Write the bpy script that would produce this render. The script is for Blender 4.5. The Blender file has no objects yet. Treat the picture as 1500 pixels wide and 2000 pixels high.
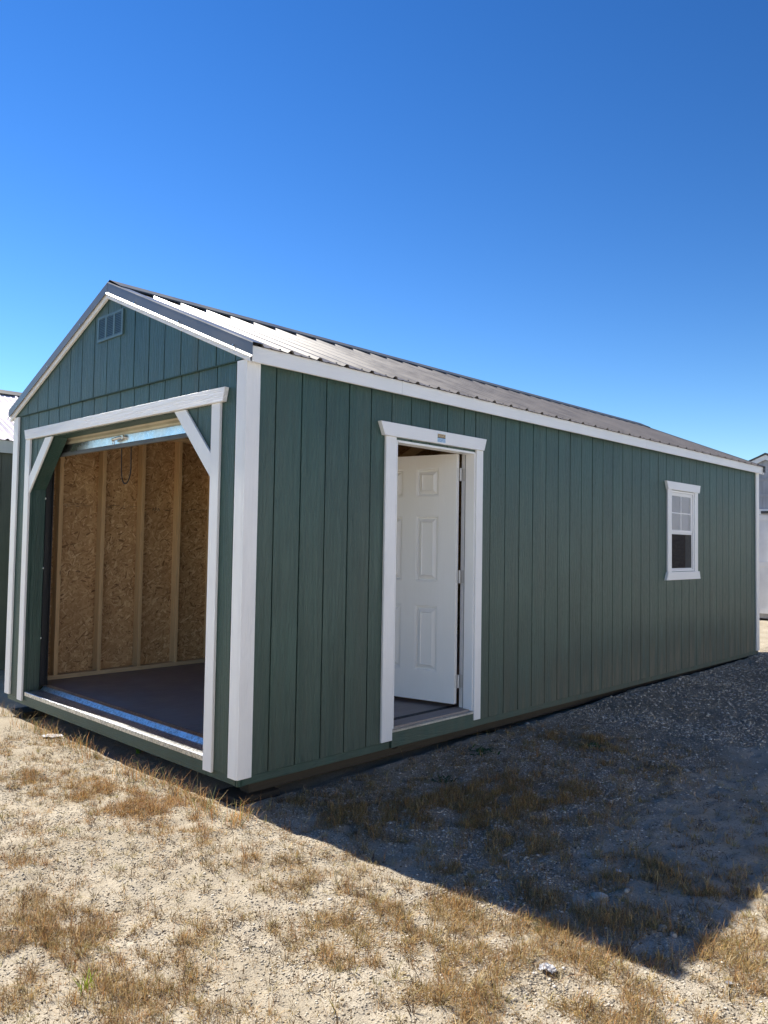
import bpy, bmesh, math, random
import numpy as np
from mathutils import Vector, Matrix

random.seed(7)
rng = np.random.default_rng(11)
scene = bpy.context.scene
COL = scene.collection
R = math.radians

# ------------------------------------------------------------------ camera, sky, sun, exposure
cam_d = bpy.data.cameras.new('camera')
cam_d.sensor_fit = 'VERTICAL'
cam_d.sensor_height = 24.0
cam_d.lens = 24.0 * 1522.85 / 2000.0
cam_d.clip_start = 0.05
cam_d.clip_end = 3000
cam = bpy.data.objects.new('camera', cam_d)
COL.objects.link(cam)
cr = Vector((0.720187, 0.693590, 0.016219))
cu = Vector((0.017272, -0.041294, 0.998998))
cf = Vector((-0.693565, 0.719185, 0.041719))
M = Matrix.Identity(4)
for i in range(3):
    M[i][0] = cr[i]; M[i][1] = cu[i]; M[i][2] = -cf[i]
M.translation = Vector((3.71385, -2.68564, 1.4))
cam.matrix_world = M
scene.camera = cam

SUN_EL = 47.2
SUN_DIR = Vector((-math.cos(R(SUN_EL)) * math.cos(R(2.0)), -math.cos(R(SUN_EL)) * math.sin(R(2.0)), math.sin(R(SUN_EL))))
world = bpy.data.worlds.new('World')
scene.world = world
world.use_nodes = True
wn = world.node_tree
bg = wn.nodes['Background']
sky = wn.nodes.new('ShaderNodeTexSky')
sky.sky_type = 'NISHITA'
sky.sun_disc = False
sky.sun_elevation = R(SUN_EL)
sky.sun_rotation = R(-92.0)
sky.altitude = 0
sky.air_density = 1.0
sky.dust_density = 0.0
sky.ozone_density = 2.0
gam = wn.nodes.new('ShaderNodeGamma')     # deeper, clearer blue than the raw model, everywhere alike
gam.inputs[1].default_value = 1.45
wn.links.new(sky.outputs[0], gam.inputs[0])
dim = wn.nodes.new('ShaderNodeVectorMath'); dim.operation = 'SCALE'
dim.inputs['Scale'].default_value = 0.54
hs = wn.nodes.new('ShaderNodeHueSaturation')
hs.inputs['Saturation'].default_value = 1.15
hs.inputs['Hue'].default_value = 0.503
wn.links.new(gam.outputs[0], hs.inputs['Color'])
wn.links.new(hs.outputs[0], dim.inputs[0])
wn.links.new(dim.outputs[0], bg.inputs[0])
bg.inputs[1].default_value = 0.06

sun_d = bpy.data.lights.new('sun', 'SUN')
sun_d.energy = 5.0
sun_d.angle = R(0.53)
sun_d.color = (1.0, 0.94, 0.84)
sun = bpy.data.objects.new('sun', sun_d)
sun.rotation_euler = (-SUN_DIR).to_track_quat('-Z', 'Y').to_euler()
sun.location = (-20, 0, 20)
COL.objects.link(sun)

scene.view_settings.view_transform = 'Standard'
scene.view_settings.look = 'None'
scene.view_settings.gamma = 1.0
scene.view_settings.use_curve_mapping = False
scene.view_settings.exposure = 1.15
scene.cycles.max_bounces = 8
scene.cycles.diffuse_bounces = 5
scene.cycles.transparent_max_bounces = 12


# ------------------------------------------------------------------ node helpers
class G:
    def __init__(self, name, rough=0.6, metal=0.0, spec=0.5, base=(0.5, 0.5, 0.5)):
        self.m = bpy.data.materials.new(name)
        self.m.use_nodes = True
        self.nt = self.m.node_tree
        self.b = self.nt.nodes['Principled BSDF']
        self.out = self.nt.nodes['Material Output']
        self.b.inputs['Roughness'].default_value = rough
        self.b.inputs['Metallic'].default_value = metal
        self.b.inputs['Specular IOR Level'].default_value = spec
        self.b.inputs['Base Color'].default_value = (*base, 1)

    def n(self, t, **kw):
        nd = self.nt.nodes.new('ShaderNode' + t)
        for k, v in kw.items():
            setattr(nd, k, v)
        return nd

    def l(self, a, b):
        self.nt.links.new(a, b)

    def put(self, sock, v):
        if isinstance(v, (int, float)):
            sock.default_value = v
        elif isinstance(v, tuple):
            sock.default_value = v if len(v) == len(sock.default_value) else (*v, 1)
        else:
            self.l(v, sock)

    def pos(self):
        if not hasattr(self, '_p'):
            self._p = self.n('NewGeometry').outputs['Position']
        return self._p

    def rnd(self):
        return self.n('ObjectInfo').outputs['Random']

    def math(self, op, a, b=0.0, c=0.0, clamp=False):
        nd = self.n('Math', operation=op, use_clamp=clamp)
        self.put(nd.inputs[0], a); self.put(nd.inputs[1], b)
        self.put(nd.inputs[2], c)
        return nd.outputs[0]

    def vmath(self, op, a, b):
        nd = self.n('VectorMath', operation=op)
        self.put(nd.inputs[0], a); self.put(nd.inputs[1], b)
        return nd.outputs[0]

    def sep(self, v):
        nd = self.n('SeparateXYZ'); self.l(v, nd.inputs[0]); return nd.outputs

    def comb(self, x, y, z):
        nd = self.n('CombineXYZ')
        for i, v in enumerate((x, y, z)):
            self.put(nd.inputs[i], v)
        return nd.outputs[0]

    def noise(self, vec, scale, detail=3.0, rough=0.55, dist=0.0):
        nd = self.n('TexNoise')
        self.l(vec, nd.inputs['Vector'])
        nd.inputs['Scale'].default_value = scale
        nd.inputs['Detail'].default_value = detail
        nd.inputs['Roughness'].default_value = rough
        nd.inputs['Distortion'].default_value = dist
        return nd.outputs['Fac']

    def ramp(self, fac, stops):
        nd = self.n('ValToRGB')
        els = nd.color_ramp.elements
        while len(els) < len(stops):
            els.new(0.5)
        for e, (p, c) in zip(els, stops):
            e.position = p
            e.color = (*c, 1) if isinstance(c, tuple) else (c, c, c, 1)
        self.l(fac, nd.inputs[0])
        return nd.outputs[0]

    def mix(self, fac, a, b, mode='MIX'):
        nd = self.n('Mix', data_type='RGBA', blend_type=mode)
        self.put(nd.inputs[0], fac); self.put(nd.inputs[6], a); self.put(nd.inputs[7], b)
        return nd.outputs[2]

    def mapr(self, v, a, b, c=0.0, d=1.0, smooth=True):
        nd = self.n('MapRange', interpolation_type='SMOOTHSTEP' if smooth else 'LINEAR')
        self.put(nd.inputs[0], v)
        nd.inputs[1].default_value = a; nd.inputs[2].default_value = b
        nd.inputs[3].default_value = c; nd.inputs[4].default_value = d
        return nd.outputs[0]

    def bump(self, h, strength, dist):
        nd = self.n('Bump')
        nd.inputs['Strength'].default_value = strength
        nd.inputs['Distance'].default_value = dist
        self.l(h, nd.inputs['Height'])
        self.l(nd.outputs[0], self.b.inputs['Normal'])

    def color(self, c):
        self.put(self.b.inputs['Base Color'], c)


MATS = {}


def paint(name, base, axis='z', rough=0.5, dust=0.0, var=0.12, bump=0.5, spec=0.5, groove=1.0):
    """embossed strand-board siding / trim with brushed paint"""
    g = G(name, rough=rough, spec=spec)
    off = g.math('MULTIPLY', g.rnd(), 37.0)
    p = g.vmath('ADD', g.pos(), g.comb(off, off, off))
    sc = {'z': (1.0, 1.0, 0.055), 'y': (1.0, 0.055, 1.0), 'x': (0.055, 1.0, 1.0)}[axis]
    v = g.vmath('MULTIPLY', p, sc)
    n1 = g.noise(v, 75, 4, 0.6, 0.9)
    n2 = g.noise(v, 22, 3, 0.55, 2.2)
    ridge = g.math('ABSOLUTE', g.math('SUBTRACT', n2, 0.5))
    ridge = g.mapr(ridge, 0.0, 0.09)
    fine = g.noise(p, 420, 2, 0.5)
    h = g.math('ADD', g.math('MULTIPLY', n1, 1.0), g.math('MULTIPLY', ridge, 0.45 * groove))
    h = g.math('ADD', h, g.math('MULTIPLY', fine, 0.25))
    g.bump(h, bump, 0.004)
    big = g.noise(p, 1.7, 3)
    st = g.noise(g.vmath('MULTIPLY', g.pos(), (1, 1, 0.06)), 9, 3)
    c = g.mix(g.mapr(big, 0.3, 0.7), tuple(x * (1 - var) for x in base), tuple(min(0.9, x * (1 + var)) for x in base))
    c = g.mix(g.math('MULTIPLY', g.mapr(st, 0.42, 0.75), 0.3), c, tuple(min(0.88, x * 1.35 + 0.01) for x in base))
    c = g.mix(g.math('MULTIPLY', g.mapr(ridge, 1.0, 0.0), 0.35), c, tuple(x * (0.7 if max(base) < 0.5 else 0.97) for x in base))
    tone = g.mapr(g.rnd(), 0.0, 1.0, 0.96 if max(base) < 0.5 else 0.97, 1.04 if max(base) < 0.5 else 1.0, False)
    c = g.mix(1.0, c, g.comb(tone, tone, tone), 'MULTIPLY')
    if dust:
        x, y, z = g.sep(g.pos())
        lo = g.mapr(z, 0.9, 0.0)
        far = g.mapr(y, 0.0, 5.0, 0.25, 1.0)
        dn = g.noise(g.vmath('MULTIPLY', g.pos(), (1, 1, 0.12)), 12, 4, 0.65)
        f = g.math('MULTIPLY', g.math('MULTIPLY', lo, far), g.mapr(dn, 0.25, 0.7, 0.25, 1.0))
        f = g.math('ADD', g.math('MULTIPLY', f, dust), g.math('MULTIPLY', g.mapr(g.noise(g.vmath('MULTIPLY', g.pos(), (1, 1, 0.05)), 5, 4, 0.6), 0.45, 0.8), dust * 0.14))
        c = g.mix(f, c, (0.20, 0.175, 0.125))
        g.put(g.b.inputs['Roughness'], g.mapr(f, 0.0, 0.5, rough, 0.85))
    g.color(c)
    MATS[name] = g.m
    return g.m


GREEN = (0.025, 0.072, 0.059)
paint('siding_green', GREEN, 'z', 0.42, dust=0.8, bump=1.0, spec=0.6)
paint('board_green_y', GREEN, 'y', 0.46, dust=0.55, bump=0.5)
paint('board_green_x', GREEN, 'x', 0.46, dust=0.25, bump=0.5)
paint('groove_green', tuple(c * 0.8 for c in GREEN), 'z', 0.7, bump=0.2)
paint('trim_white', (0.86, 0.86, 0.86), 'z', 0.42, var=0.03, bump=0.5, groove=1.2, dust=0.16)
paint('trim_white_y', (0.86, 0.86, 0.86), 'y', 0.42, var=0.03, bump=0.30)
paint('trim_white_x', (0.86, 0.86, 0.86), 'x', 0.42, var=0.03, bump=0.6, groove=1.6)
paint('door_white', (0.86, 0.85, 0.82), 'z', 0.38, var=0.015, bump=0.10)
paint('vinyl_white', (0.86, 0.86, 0.86), 'z', 0.3, var=0.02, bump=0.02)
paint('siding_olive', (0.105, 0.115, 0.085), 'z', 0.5, dust=0.15, bump=0.5)
paint('siding_grey', (0.36, 0.37, 0.40), 'z', 0.55, bump=0.6)
paint('siding_white', (0.75, 0.76, 0.77), 'z', 0.5, dust=0.1, bump=0.4)


def wood(name, base, axis, rough=0.7):
    g = G(name, rough=rough, spec=0.3)
    off = g.math('MULTIPLY', g.rnd(), 23.0)
    p = g.vmath('ADD', g.pos(), g.comb(off, off, off))
    sc = {'z': (1.0, 1.0, 0.05), 'y': (1.0, 0.05, 1.0), 'x': (0.05, 1.0, 1.0)}[axis]
    v = g.vmath('MULTIPLY', p, sc)
    n1 = g.noise(v, 60, 4, 0.6, 1.5)
    n2 = g.noise(v, 9, 2)
    c = g.ramp(n1, [(0.25, tuple(x * 0.72 for x in base)), (0.55, base), (0.8, tuple(min(0.9, x * 1.18) for x in base))])
    c = g.mix(g.math('MULTIPLY', n2, 0.35), c, tuple(x * 0.8 for x in base))
    vo = g.n('TexVoronoi'); g.l(g.vmath('MULTIPLY', p, {'z': (1, 1, 0.35), 'y': (1, 0.35, 1), 'x': (0.35, 1, 1)}[axis]), vo.inputs['Vector'])
    vo.inputs['Scale'].default_value = 7.0
    c = g.mix(g.mapr(vo.outputs['Distance'], 0.10, 0.055), c, tuple(x * 0.28 for x in base))
    tone = g.mapr(g.rnd(), 0.0, 1.0, 0.82, 1.12, False)
    c = g.mix(1.0, c, g.comb(tone, tone, tone), 'MULTIPLY')
    g.color(c)
    g.bump(n1, 0.25, 0.002)
    MATS[name] = g.m


wood('stud_wood', (0.72, 0.49, 0.26), 'z')
wood('plate_wood', (0.72, 0.53, 0.31), 'y')
wood('rafter_wood', (0.50, 0.34, 0.18), 'x')
wood('skid_wood', (0.06, 0.05, 0.038), 'y', 0.85)


def osb(name, plane):
    g = G(name, rough=0.62, spec=0.35)
    x, y, z = g.sep(g.pos())
    uv = {'x': (y, z), 'y': (x, z), 'z': (x, y)}[plane]
    off = g.math('MULTIPLY', g.rnd(), 11.0)
    p = g.comb(g.math('ADD', uv[0], off), uv[1], 0.0)
    cols, pris, hs = [], [], []
    for k, (ang, s) in enumerate([(0.15, 46), (0.95, 52), (1.75, 48), (2.45, 55), (-0.45, 42)]):
        mp = g.n('Mapping')
        g.l(p, mp.inputs['Vector'])
        mp.inputs['Rotation'].default_value = (0, 0, ang)
        mp.inputs['Location'].default_value = (k * 3.7, k * 1.9, 0)
        mp2 = g.n('Mapping')
        g.l(mp.outputs[0], mp2.inputs['Vector'])
        mp2.inputs['Scale'].default_value = (0.36, 1.55, 1)
        wob = g.n('TexNoise'); wob.inputs['Scale'].default_value = 9.0
        g.l(mp2.outputs[0], wob.inputs['Vector'])
        vv = g.vmath('ADD', mp2.outputs[0], g.vmath('MULTIPLY', wob.outputs['Color'], (0.05, 0.05, 0)))
        vo = g.n('TexVoronoi'); vo.voronoi_dimensions = '2D'
        vo.inputs['Scale'].default_value = s
        g.l(vv, vo.inputs['Vector'])
        r_, g_, b_ = g.sep(vo.outputs['Color'])
        streak = g.noise(g.vmath('MULTIPLY', mp2.outputs[0], (0.5, 5.0, 1)), 30, 2)
        val = g.math('ADD', r_, g.math('MULTIPLY', g.math('SUBTRACT', streak, 0.5), 0.35))
        cols.append(val); pris.append(g_)
        hs.append(g_)
    best, bp_ = cols[0], pris[0]
    for c_, p_ in zip(cols[1:], pris[1:]):
        sel = g.math('GREATER_THAN', p_, bp_)
        mx = g.n('Mix', data_type='FLOAT')
        g.l(sel, mx.inputs[0]); g.l(best, mx.inputs[2]); g.l(c_, mx.inputs[3])
        best = mx.outputs[0]
        bp_ = g.math('MAXIMUM', p_, bp_)
    c = g.ramp(best, [(0.0, (0.19, 0.10, 0.042)), (0.12, (0.37, 0.215, 0.095)), (0.5, (0.475, 0.29, 0.135)), (0.85, (0.57, 0.37, 0.185)), (1.0, (0.70, 0.51, 0.29))])
    big = g.noise(p, 2.2, 3)
    c = g.mix(g.math('MULTIPLY', g.mapr(big, 0.4, 0.7), 0.3), c, (0.33, 0.19, 0.085))
    dk = g.noise(g.vmath('MULTIPLY', p, (1, 1.7, 1)), 13, 2, 0.4)
    c = g.mix(g.math('MULTIPLY', g.mapr(dk, 0.71, 0.76), 0.7), c, (0.12, 0.055, 0.022))
    g.color(c)
    h = g.math('ADD', bp_, g.math('MULTIPLY', best, 0.4))
    g.bump(h, 0.35, 0.003)
    MATS[name] = g.m


osb('osb_x', 'x')
osb('osb_y', 'y')
osb('osb_z', 'z')


def floor_mat():
    g = G('floor_ply', rough=0.55, spec=0.4)
    off = g.math('MULTIPLY', g.rnd(), 9.0)
    p = g.vmath('ADD', g.pos(), g.comb(off, off, 0.0))
    n1 = g.noise(g.vmath('MULTIPLY', p, (1, 0.07, 1)), 50, 4, 0.6, 1.0)
    n2 = g.noise(p, 2.5, 4, 0.6)
    c = g.ramp(n1, [(0.25, (0.22, 0.185, 0.165)), (0.75, (0.30, 0.255, 0.23))])
    c = g.mix(g.math('MULTIPLY', g.mapr(n2, 0.45, 0.75), 0.45), c, (0.40, 0.37, 0.34))
    g.color(c)
    g.put(g.b.inputs['Roughness'], g.mapr(n2, 0.3, 0.7, 0.45, 0.7))
    g.bump(n1, 0.15, 0.002)
    MATS['floor_ply'] = g.m


floor_mat()


def metal_paint(name, base, rough=0.35, var=0.15, spec=0.5):
    g = G(name, rough=rough, spec=spec)
    n = g.noise(g.pos(), 3.0, 4, 0.6)
    n2 = g.noise(g.pos(), 40, 2)
    c = g.mix(g.mapr(n, 0.3, 0.7), tuple(x * (1 - var) for x in base), tuple(x * (1 + var) for x in base))
    g.color(c)
    g.put(g.b.inputs['Roughness'], g.math('ADD', g.mapr(n, 0.3, 0.7, rough * 0.85, rough * 1.2), g.math('MULTIPLY', n2, 0.06)))
    g.bump(g.noise(g.pos(), 14, 2), 0.06, 0.004)
    MATS[name] = g.m


metal_paint('roof_metal', (0.165, 0.15, 0.145), 0.40, spec=0.30)
metal_paint('rake_metal', (0.125, 0.135, 0.16), 0.36)
metal_paint('ridge_metal', (0.05, 0.055, 0.06), 0.5)
metal_paint('glare_roof_metal', (0.52, 0.47, 0.53), 0.5)  # base colour raised so the left shed roof carries sun glare
metal_paint('cream_metal', (0.58, 0.53, 0.40), 0.42)
metal_paint('black_steel', (0.018, 0.02, 0.024), 0.45)
metal_paint('dark_roof', (0.05, 0.052, 0.056), 0.6)
metal_paint('flange_grey', (0.14, 0.15, 0.15), 0.5)
g = G('foam_black', rough=0.95, base=(0.012, 0.012, 0.012)); g.bump(g.noise(g.pos(), 120, 2), 0.5, 0.004); MATS['foam_black'] = g.m
g = G('rubber_black', rough=0.7, base=(0.012, 0.012, 0.014)); g.put(g.b.inputs['Roughness'], g.mapr(g.noise(g.pos(), 30), 0.3, 0.7, 0.6, 0.8)); MATS['rubber_black'] = g.m


def galv(name, base, rough, bump=0.1):
    g = G(name, rough=rough, metal=1.0)
    vo = g.n('TexVoronoi'); g.l(g.pos(), vo.inputs['Vector']); vo.inputs['Scale'].default_value = 55
    r_, _, _ = g.sep(vo.outputs['Color'])
    n = g.noise(g.pos(), 6, 4)
    k = g.math('ADD', g.math('MULTIPLY', r_, 0.25), g.math('MULTIPLY', n, 0.5))
    c = g.mix(g.mapr(k, 0.1, 0.7), tuple(x * 0.8 for x in base), tuple(min(0.95, x * 1.12) for x in base))
    g.color(c)
    g.put(g.b.inputs['Roughness'], g.mapr(n, 0.3, 0.7, rough * 0.8, rough * 1.25))
    g.bump(g.noise(g.pos(), 9, 3), bump, 0.01)
    MATS[name] = g.m


galv('galvanised', (0.66, 0.68, 0.70), 0.28)
galv('chrome', (0.75, 0.76, 0.78), 0.14, 0.02)
galv('nickel', (0.66, 0.64, 0.60), 0.33, 0.02)
metal_paint('hinge_white', (0.70, 0.69, 0.66), 0.35, 0.04)
galv('mill_aluminium', (0.60, 0.59, 0.57), 0.45, 0.15)


def tread():
    g = G('tread_plate', rough=0.3, metal=1.0)
    x, y, z = g.sep(g.pos())
    p = g.comb(x, g.math('ADD', y, z), 0.0)
    hs = []
    for s, o in ((1, 0.0), (-1, 0.0105)):
        mp = g.n('Mapping'); g.l(p, mp.inputs['Vector'])
        mp.inputs['Location'].default_value = (o, o, 0)
        mp.inputs['Rotation'].default_value = (0, 0, s * 0.785)
        u, v, _ = g.sep(mp.outputs[0])
        fu = g.math('ABSOLUTE', g.math('SUBTRACT', g.math('FRACT', g.math('MULTIPLY', u, 1 / 0.030)), 0.5))
        fv = g.math('ABSOLUTE', g.math('SUBTRACT', g.math('FRACT', g.math('MULTIPLY', v, 1 / 0.030)), 0.5))
        e = g.math('ADD', g.math('POWER', g.math('MULTIPLY', fu, 2.6), 2.0), g.math('POWER', g.math('MULTIPLY', fv, 8.0), 2.0))
        hs.append(g.mapr(e, 1.0, 0.4))
    h = g.math('MAXIMUM', hs[0], hs[1])
    n = g.noise(g.pos(), 7, 4, 0.6)
    n2 = g.noise(g.pos(), 60, 3, 0.6)
    dirt = g.math('MULTIPLY', g.mapr(n2, 0.4, 0.65), g.mapr(h, 1.0, 0.0))
    c = g.mix(g.mapr(n, 0.3, 0.7), (0.58, 0.59, 0.60), (0.74, 0.75, 0.76))
    c = g.mix(g.math('MULTIPLY', dirt, 0.5), c, (0.20, 0.18, 0.15))
    g.color(c)
    g.put(g.b.inputs['Roughness'], g.mapr(dirt, 0.0, 1.0, 0.34, 0.6))
    g.bump(h, 0.55, 0.0018)
    MATS['tread_plate'] = g.m


tread()


def glass():
    g = G('window_glass', rough=0.02)
    nt = g.nt
    tr = g.n('BsdfTransparent'); tr.inputs[0].default_value = (0.80, 0.83, 0.83, 1)
    gl = g.n('BsdfGlossy'); gl.inputs['Roughness'].default_value = 0.015
    wob = g.n('Bump'); wob.inputs['Strength'].default_value = 0.04; wob.inputs['Distance'].default_value = 0.01
    g.l(g.noise(g.pos(), 5, 2), wob.inputs['Height'])
    g.l(wob.outputs[0], gl.inputs['Normal'])
    fr = g.n('Fresnel'); fr.inputs[0].default_value = 1.55
    f2 = g.math('MULTIPLY', fr.outputs[0], 5.0, clamp=True)
    mx = g.n('MixShader')
    g.l(f2, mx.inputs[0]); g.l(tr.outputs[0], mx.inputs[1]); g.l(gl.outputs[0], mx.inputs[2])
    g.l(mx.outputs[0], g.out.inputs[0])
    MATS['window_glass'] = g.m
    g = G('insect_screen', rough=0.8, base=(0.03, 0.03, 0.035))
    tr = g.n('BsdfTransparent')
    x, y, z = g.sep(g.pos())
    w = g.noise(g.pos(), 300, 1)
    mx = g.n('MixShader')
    g.l(g.mapr(w, 0.3, 0.7, 0.38, 0.52), mx.inputs[0]); g.l(tr.outputs[0], mx.inputs[1]); g.l(g.b.outputs[0], mx.inputs[2])
    g.l(mx.outputs[0], g.out.inputs[0])
    MATS['insect_screen'] = g.m


glass()


# ------------------------------------------------------------------ mesh helpers
class MB:
    def __init__(self):
        self.v = []; self.f = []; self.bev = []

    def face(self, pts):
        i = len(self.v); self.v += [tuple(p) for p in pts]; self.f.append(tuple(range(i, i + len(pts)))); return self

    def box(self, x0, x1, y0, y1, z0, z1):
        i = len(self.v)
        self.v += [(x0, y0, z0), (x1, y0, z0), (x1, y1, z0), (x0, y1, z0), (x0, y0, z1), (x1, y0, z1), (x1, y1, z1), (x0, y1, z1)]
        self.f += [tuple(i + k for k in q) for q in ((0, 3, 2, 1), (4, 5, 6, 7), (0, 1, 5, 4), (1, 2, 6, 5), (2, 3, 7, 6), (3, 0, 4, 7))]
        return self

    def hexa(self, p):
        """p: 8 points, bottom loop 0-3 then top loop 4-7"""
        i = len(self.v); self.v += [tuple(q) for q in p]
        self.f += [tuple(i + k for k in q) for q in ((0, 3, 2, 1), (4, 5, 6, 7), (0, 1, 5, 4), (1, 2, 6, 5), (2, 3, 7, 6), (3, 0, 4, 7))]
        return self

    def prism(self, poly, plane, t0, t1):
        """extrude 2-D poly: plane 'x' uses (y,z), plane 'y' uses (x,z)"""
        def P(q, t):
            return (t, q[0], q[1]) if plane == 'x' else (q[0], t, q[1]) if plane == 'y' else (q[0], q[1], t)
        n = len(poly); i = len(self.v)
        self.v += [P(q, t0) for q in poly] + [P(q, t1) for q in poly]
        self.f.append(tuple(i + k for k in range(n)))
        self.f.append(tuple(i + n + k for k in reversed(range(n))))
        for k in range(n):
            k2 = (k + 1) % n
            self.f.append((i + k2, i + k, i + n + k, i + n + k2))
        return self

    def tube(self, pts, r, seg=8):
        pts = [Vector(p) for p in pts]
        i0 = len(self.v)
        for k, p in enumerate(pts):
            d = (pts[min(k + 1, len(pts) - 1)] - pts[max(k - 1, 0)]).normalized()
            a = d.orthogonal().normalized() if k == 0 else (a - d * a.dot(d)).normalized()
            b = d.cross(a)
            rr = r[k] if isinstance(r, (list, tuple)) else r
            for s in range(seg):
                t = 2 * math.pi * s / seg
                self.v.append(tuple(p + (a * math.cos(t) + b * math.sin(t)) * rr))
        for k in range(len(pts) - 1):
            for s in range(seg):
                s2 = (s + 1) % seg
                self.f.append((i0 + k * seg + s, i0 + k * seg + s2, i0 + (k + 1) * seg + s2, i0 + (k + 1) * seg + s))
        self.f.append(tuple(i0 + s for s in reversed(range(seg))))
        self.f.append(tuple(i0 + (len(pts) - 1) * seg + s for s in range(seg)))
        return self

    def mesh(self, name, mat, bevel=0.0, smooth=False):
        me = bpy.data.meshes.new(name)
        me.from_pydata(self.v, [], self.f)
        bm = bmesh.new(); bm.from_mesh(me)
        bmesh.ops.recalc_face_normals(bm, faces=bm.faces)
        if bevel:
            es = [e for e in bm.edges if len(e.link_faces) == 2 and e.calc_face_angle(0) > 0.6]
            bmesh.ops.bevel(bm, geom=es, offset=bevel, segments=1, affect='EDGES', clamp_overlap=True)
        if smooth:
            for f in bm.faces:
                f.smooth = True
        bm.to_mesh(me); bm.free()
        me.materials.append(MATS[mat] if isinstance(mat, str) else mat)
        return me

    def build(self, name, mat, parent=None, bevel=0.0, smooth=False):
        return link(name, self.mesh(name, mat, bevel, smooth), parent)


def link(name, me, parent=None, loc=None):
    o = bpy.data.objects.new(name, me)
    COL.objects.link(o)
    if parent is not None:
        o.parent = parent
        if parent.type == 'EMPTY' and loc is None:
            o.location = -parent.location
    if loc is not None:
        o.location = loc
    return o


def thing(name, label, cat, loc, group=None):
    o = bpy.data.objects.new(name, None)
    COL.objects.link(o)
    o.location = loc
    o.empty_display_size = 0.3
    tag(o, label, cat, group)
    return o


def tag(o, label, cat, group=None):
    o['label'] = label; o['category'] = cat
    if group:
        o['group'] = group
    return o


def clip(poly, a, b, c):
    """keep the part of poly with a*u+b*v <= c"""
    out = []
    n = len(poly)
    for i in range(n):
        p, q = poly[i], poly[(i + 1) % n]
        dp = a * p[0] + b * p[1] - c; dq = a * q[0] + b * q[1] - c
        if dp <= 0:
            out.append(p)
        if (dp < 0 < dq) or (dq < 0 < dp):
            t = dp / (dp - dq)
            out.append((p[0] + (q[0] - p[0]) * t, p[1] + (q[1] - p[1]) * t))
    return out


def area(poly):
    return abs(sum(poly[i][0] * poly[(i + 1) % len(poly)][1] - poly[(i + 1) % len(poly)][0] * poly[i][1] for i in range(len(poly)))) / 2 if len(poly) > 2 else 0


def minus(rect, hole):
    u0, u1, v0, v1 = rect; a0, a1, b0, b1 = hole
    if a1 <= u0 or a0 >= u1 or b1 <= v0 or b0 >= v1:
        return [rect]
    out = []
    if a0 > u0: out.append((u0, a0, v0, v1))
    if a1 < u1: out.append((a1, u1, v0, v1))
    c0, c1 = max(u0, a0), min(u1, a1)
    if b0 > v0: out.append((c0, c1, v0, b0))
    if b1 < v1: out.append((c0, c1, b1, v1))
    return out


# ------------------------------------------------------------------ ground relief (numpy value noise)
def vnoise(x, y, seed):
    xi = np.floor(x).astype(np.int64); yi = np.floor(y).astype(np.int64)
    fx = x - xi; fy = y - yi
    fx = fx * fx * (3 - 2 * fx); fy = fy * fy * (3 - 2 * fy)

    def hsh(a, b):
        h = (a * 374761393 + b * 668265263 + seed * 1442695041) & 0xFFFFFFFF
        h = ((h ^ (h >> 13)) * 1274126177) & 0xFFFFFFFF
        return ((h ^ (h >> 16)) & 0xFFFF) / 65535.0
    a = hsh(xi, yi); b = hsh(xi + 1, yi); c = hsh(xi, yi + 1); d = hsh(xi + 1, yi + 1)
    return (a * (1 - fx) + b * fx) * (1 - fy) + (c * (1 - fx) + d * fx) * fy


def fbm(x, y, s, seed, o=3):
    v = 0; a = 1; t = 0
    for k in range(o):
        v = v + a * vnoise(x * s * 2 ** k + 17.3 * k + 500, y * s * 2 ** k - 9.1 * k + 500, seed + k); t += a; a *= 0.5
    return v / t


def sstep(v, a, b):
    t = np.clip((v - a) / (b - a), 0, 1)
    return t * t * (3 - 2 * t)


def gravel_mask(x, y):
    """1 where grey crushed stone lies, 0 on bare pale sand"""
    m = sstep(x + 0.35 * (fbm(x, y, 1.3, 5) - 0.5) * 2, -0.2, 0.35) * sstep(y + 0.5 * (fbm(x, y, 1.1, 9) - 0.5) * 2, -0.1, 0.55)
    m = m * (1 - sstep(x + 0.5 * (fbm(x, y, 1.1, 12) - 0.5), 1.5 - 0.04 * y, 2.4)) * (0.35 + 0.6 * sstep(fbm(x, y, 2.2, 44), 0.4, 0.62))
    strip = np.exp(-((y + 0.62 - 0.12 * x + 0.25 * (fbm(x, y, 1.0, 31) - 0.5)) / 0.16) ** 2) * sstep(x, 0.5, 1.6) * 0.3
    track = np.exp(-(((x - (1.88 - 0.02 * (y - 1.5))) / 0.30) ** 2)) * sstep(y, 1.0, 2.0)
    return np.clip(np.maximum(m, strip) * (1 - 0.75 * track), 0, 1)


def ground_h(x, y):
    x = np.asarray(x, float); y = np.asarray(y, float)
    base = -0.115 + 0.0125 * np.clip(y, 0, 9) + 0.02 * sstep(-x, 3.4, 6.0)
    near = np.exp(-(np.maximum(np.abs(x - 1) - 4, 0) / 6) ** 2) * np.exp(-(np.maximum(np.abs(y - 2) - 6, 0) / 8) ** 2)
    h = base + 0.045 * (fbm(x, y, 0.9, 3) - 0.5) + near * (0.026 * (fbm(x, y, 4.0, 21) - 0.5) + 0.022 * (fbm(x, y, 13.0, 33, 2) - 0.5))
    bank = 0.010 * np.exp(-((x - 0.02) / 0.22) ** 2) * sstep(y, 2.2, 4.0) * (1 - sstep(y, 8.2, 9.0))
    h = h + bank
    under = sstep(x, -3.65, -3.3) * (1 - sstep(x, -0.12, 0.02)) * sstep(y, -0.1, 0.12) * (1 - sstep(y, 8.3, 8.7))
    return h * (1 - under) + (-0.15 + 0.006 * y) * under


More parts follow.
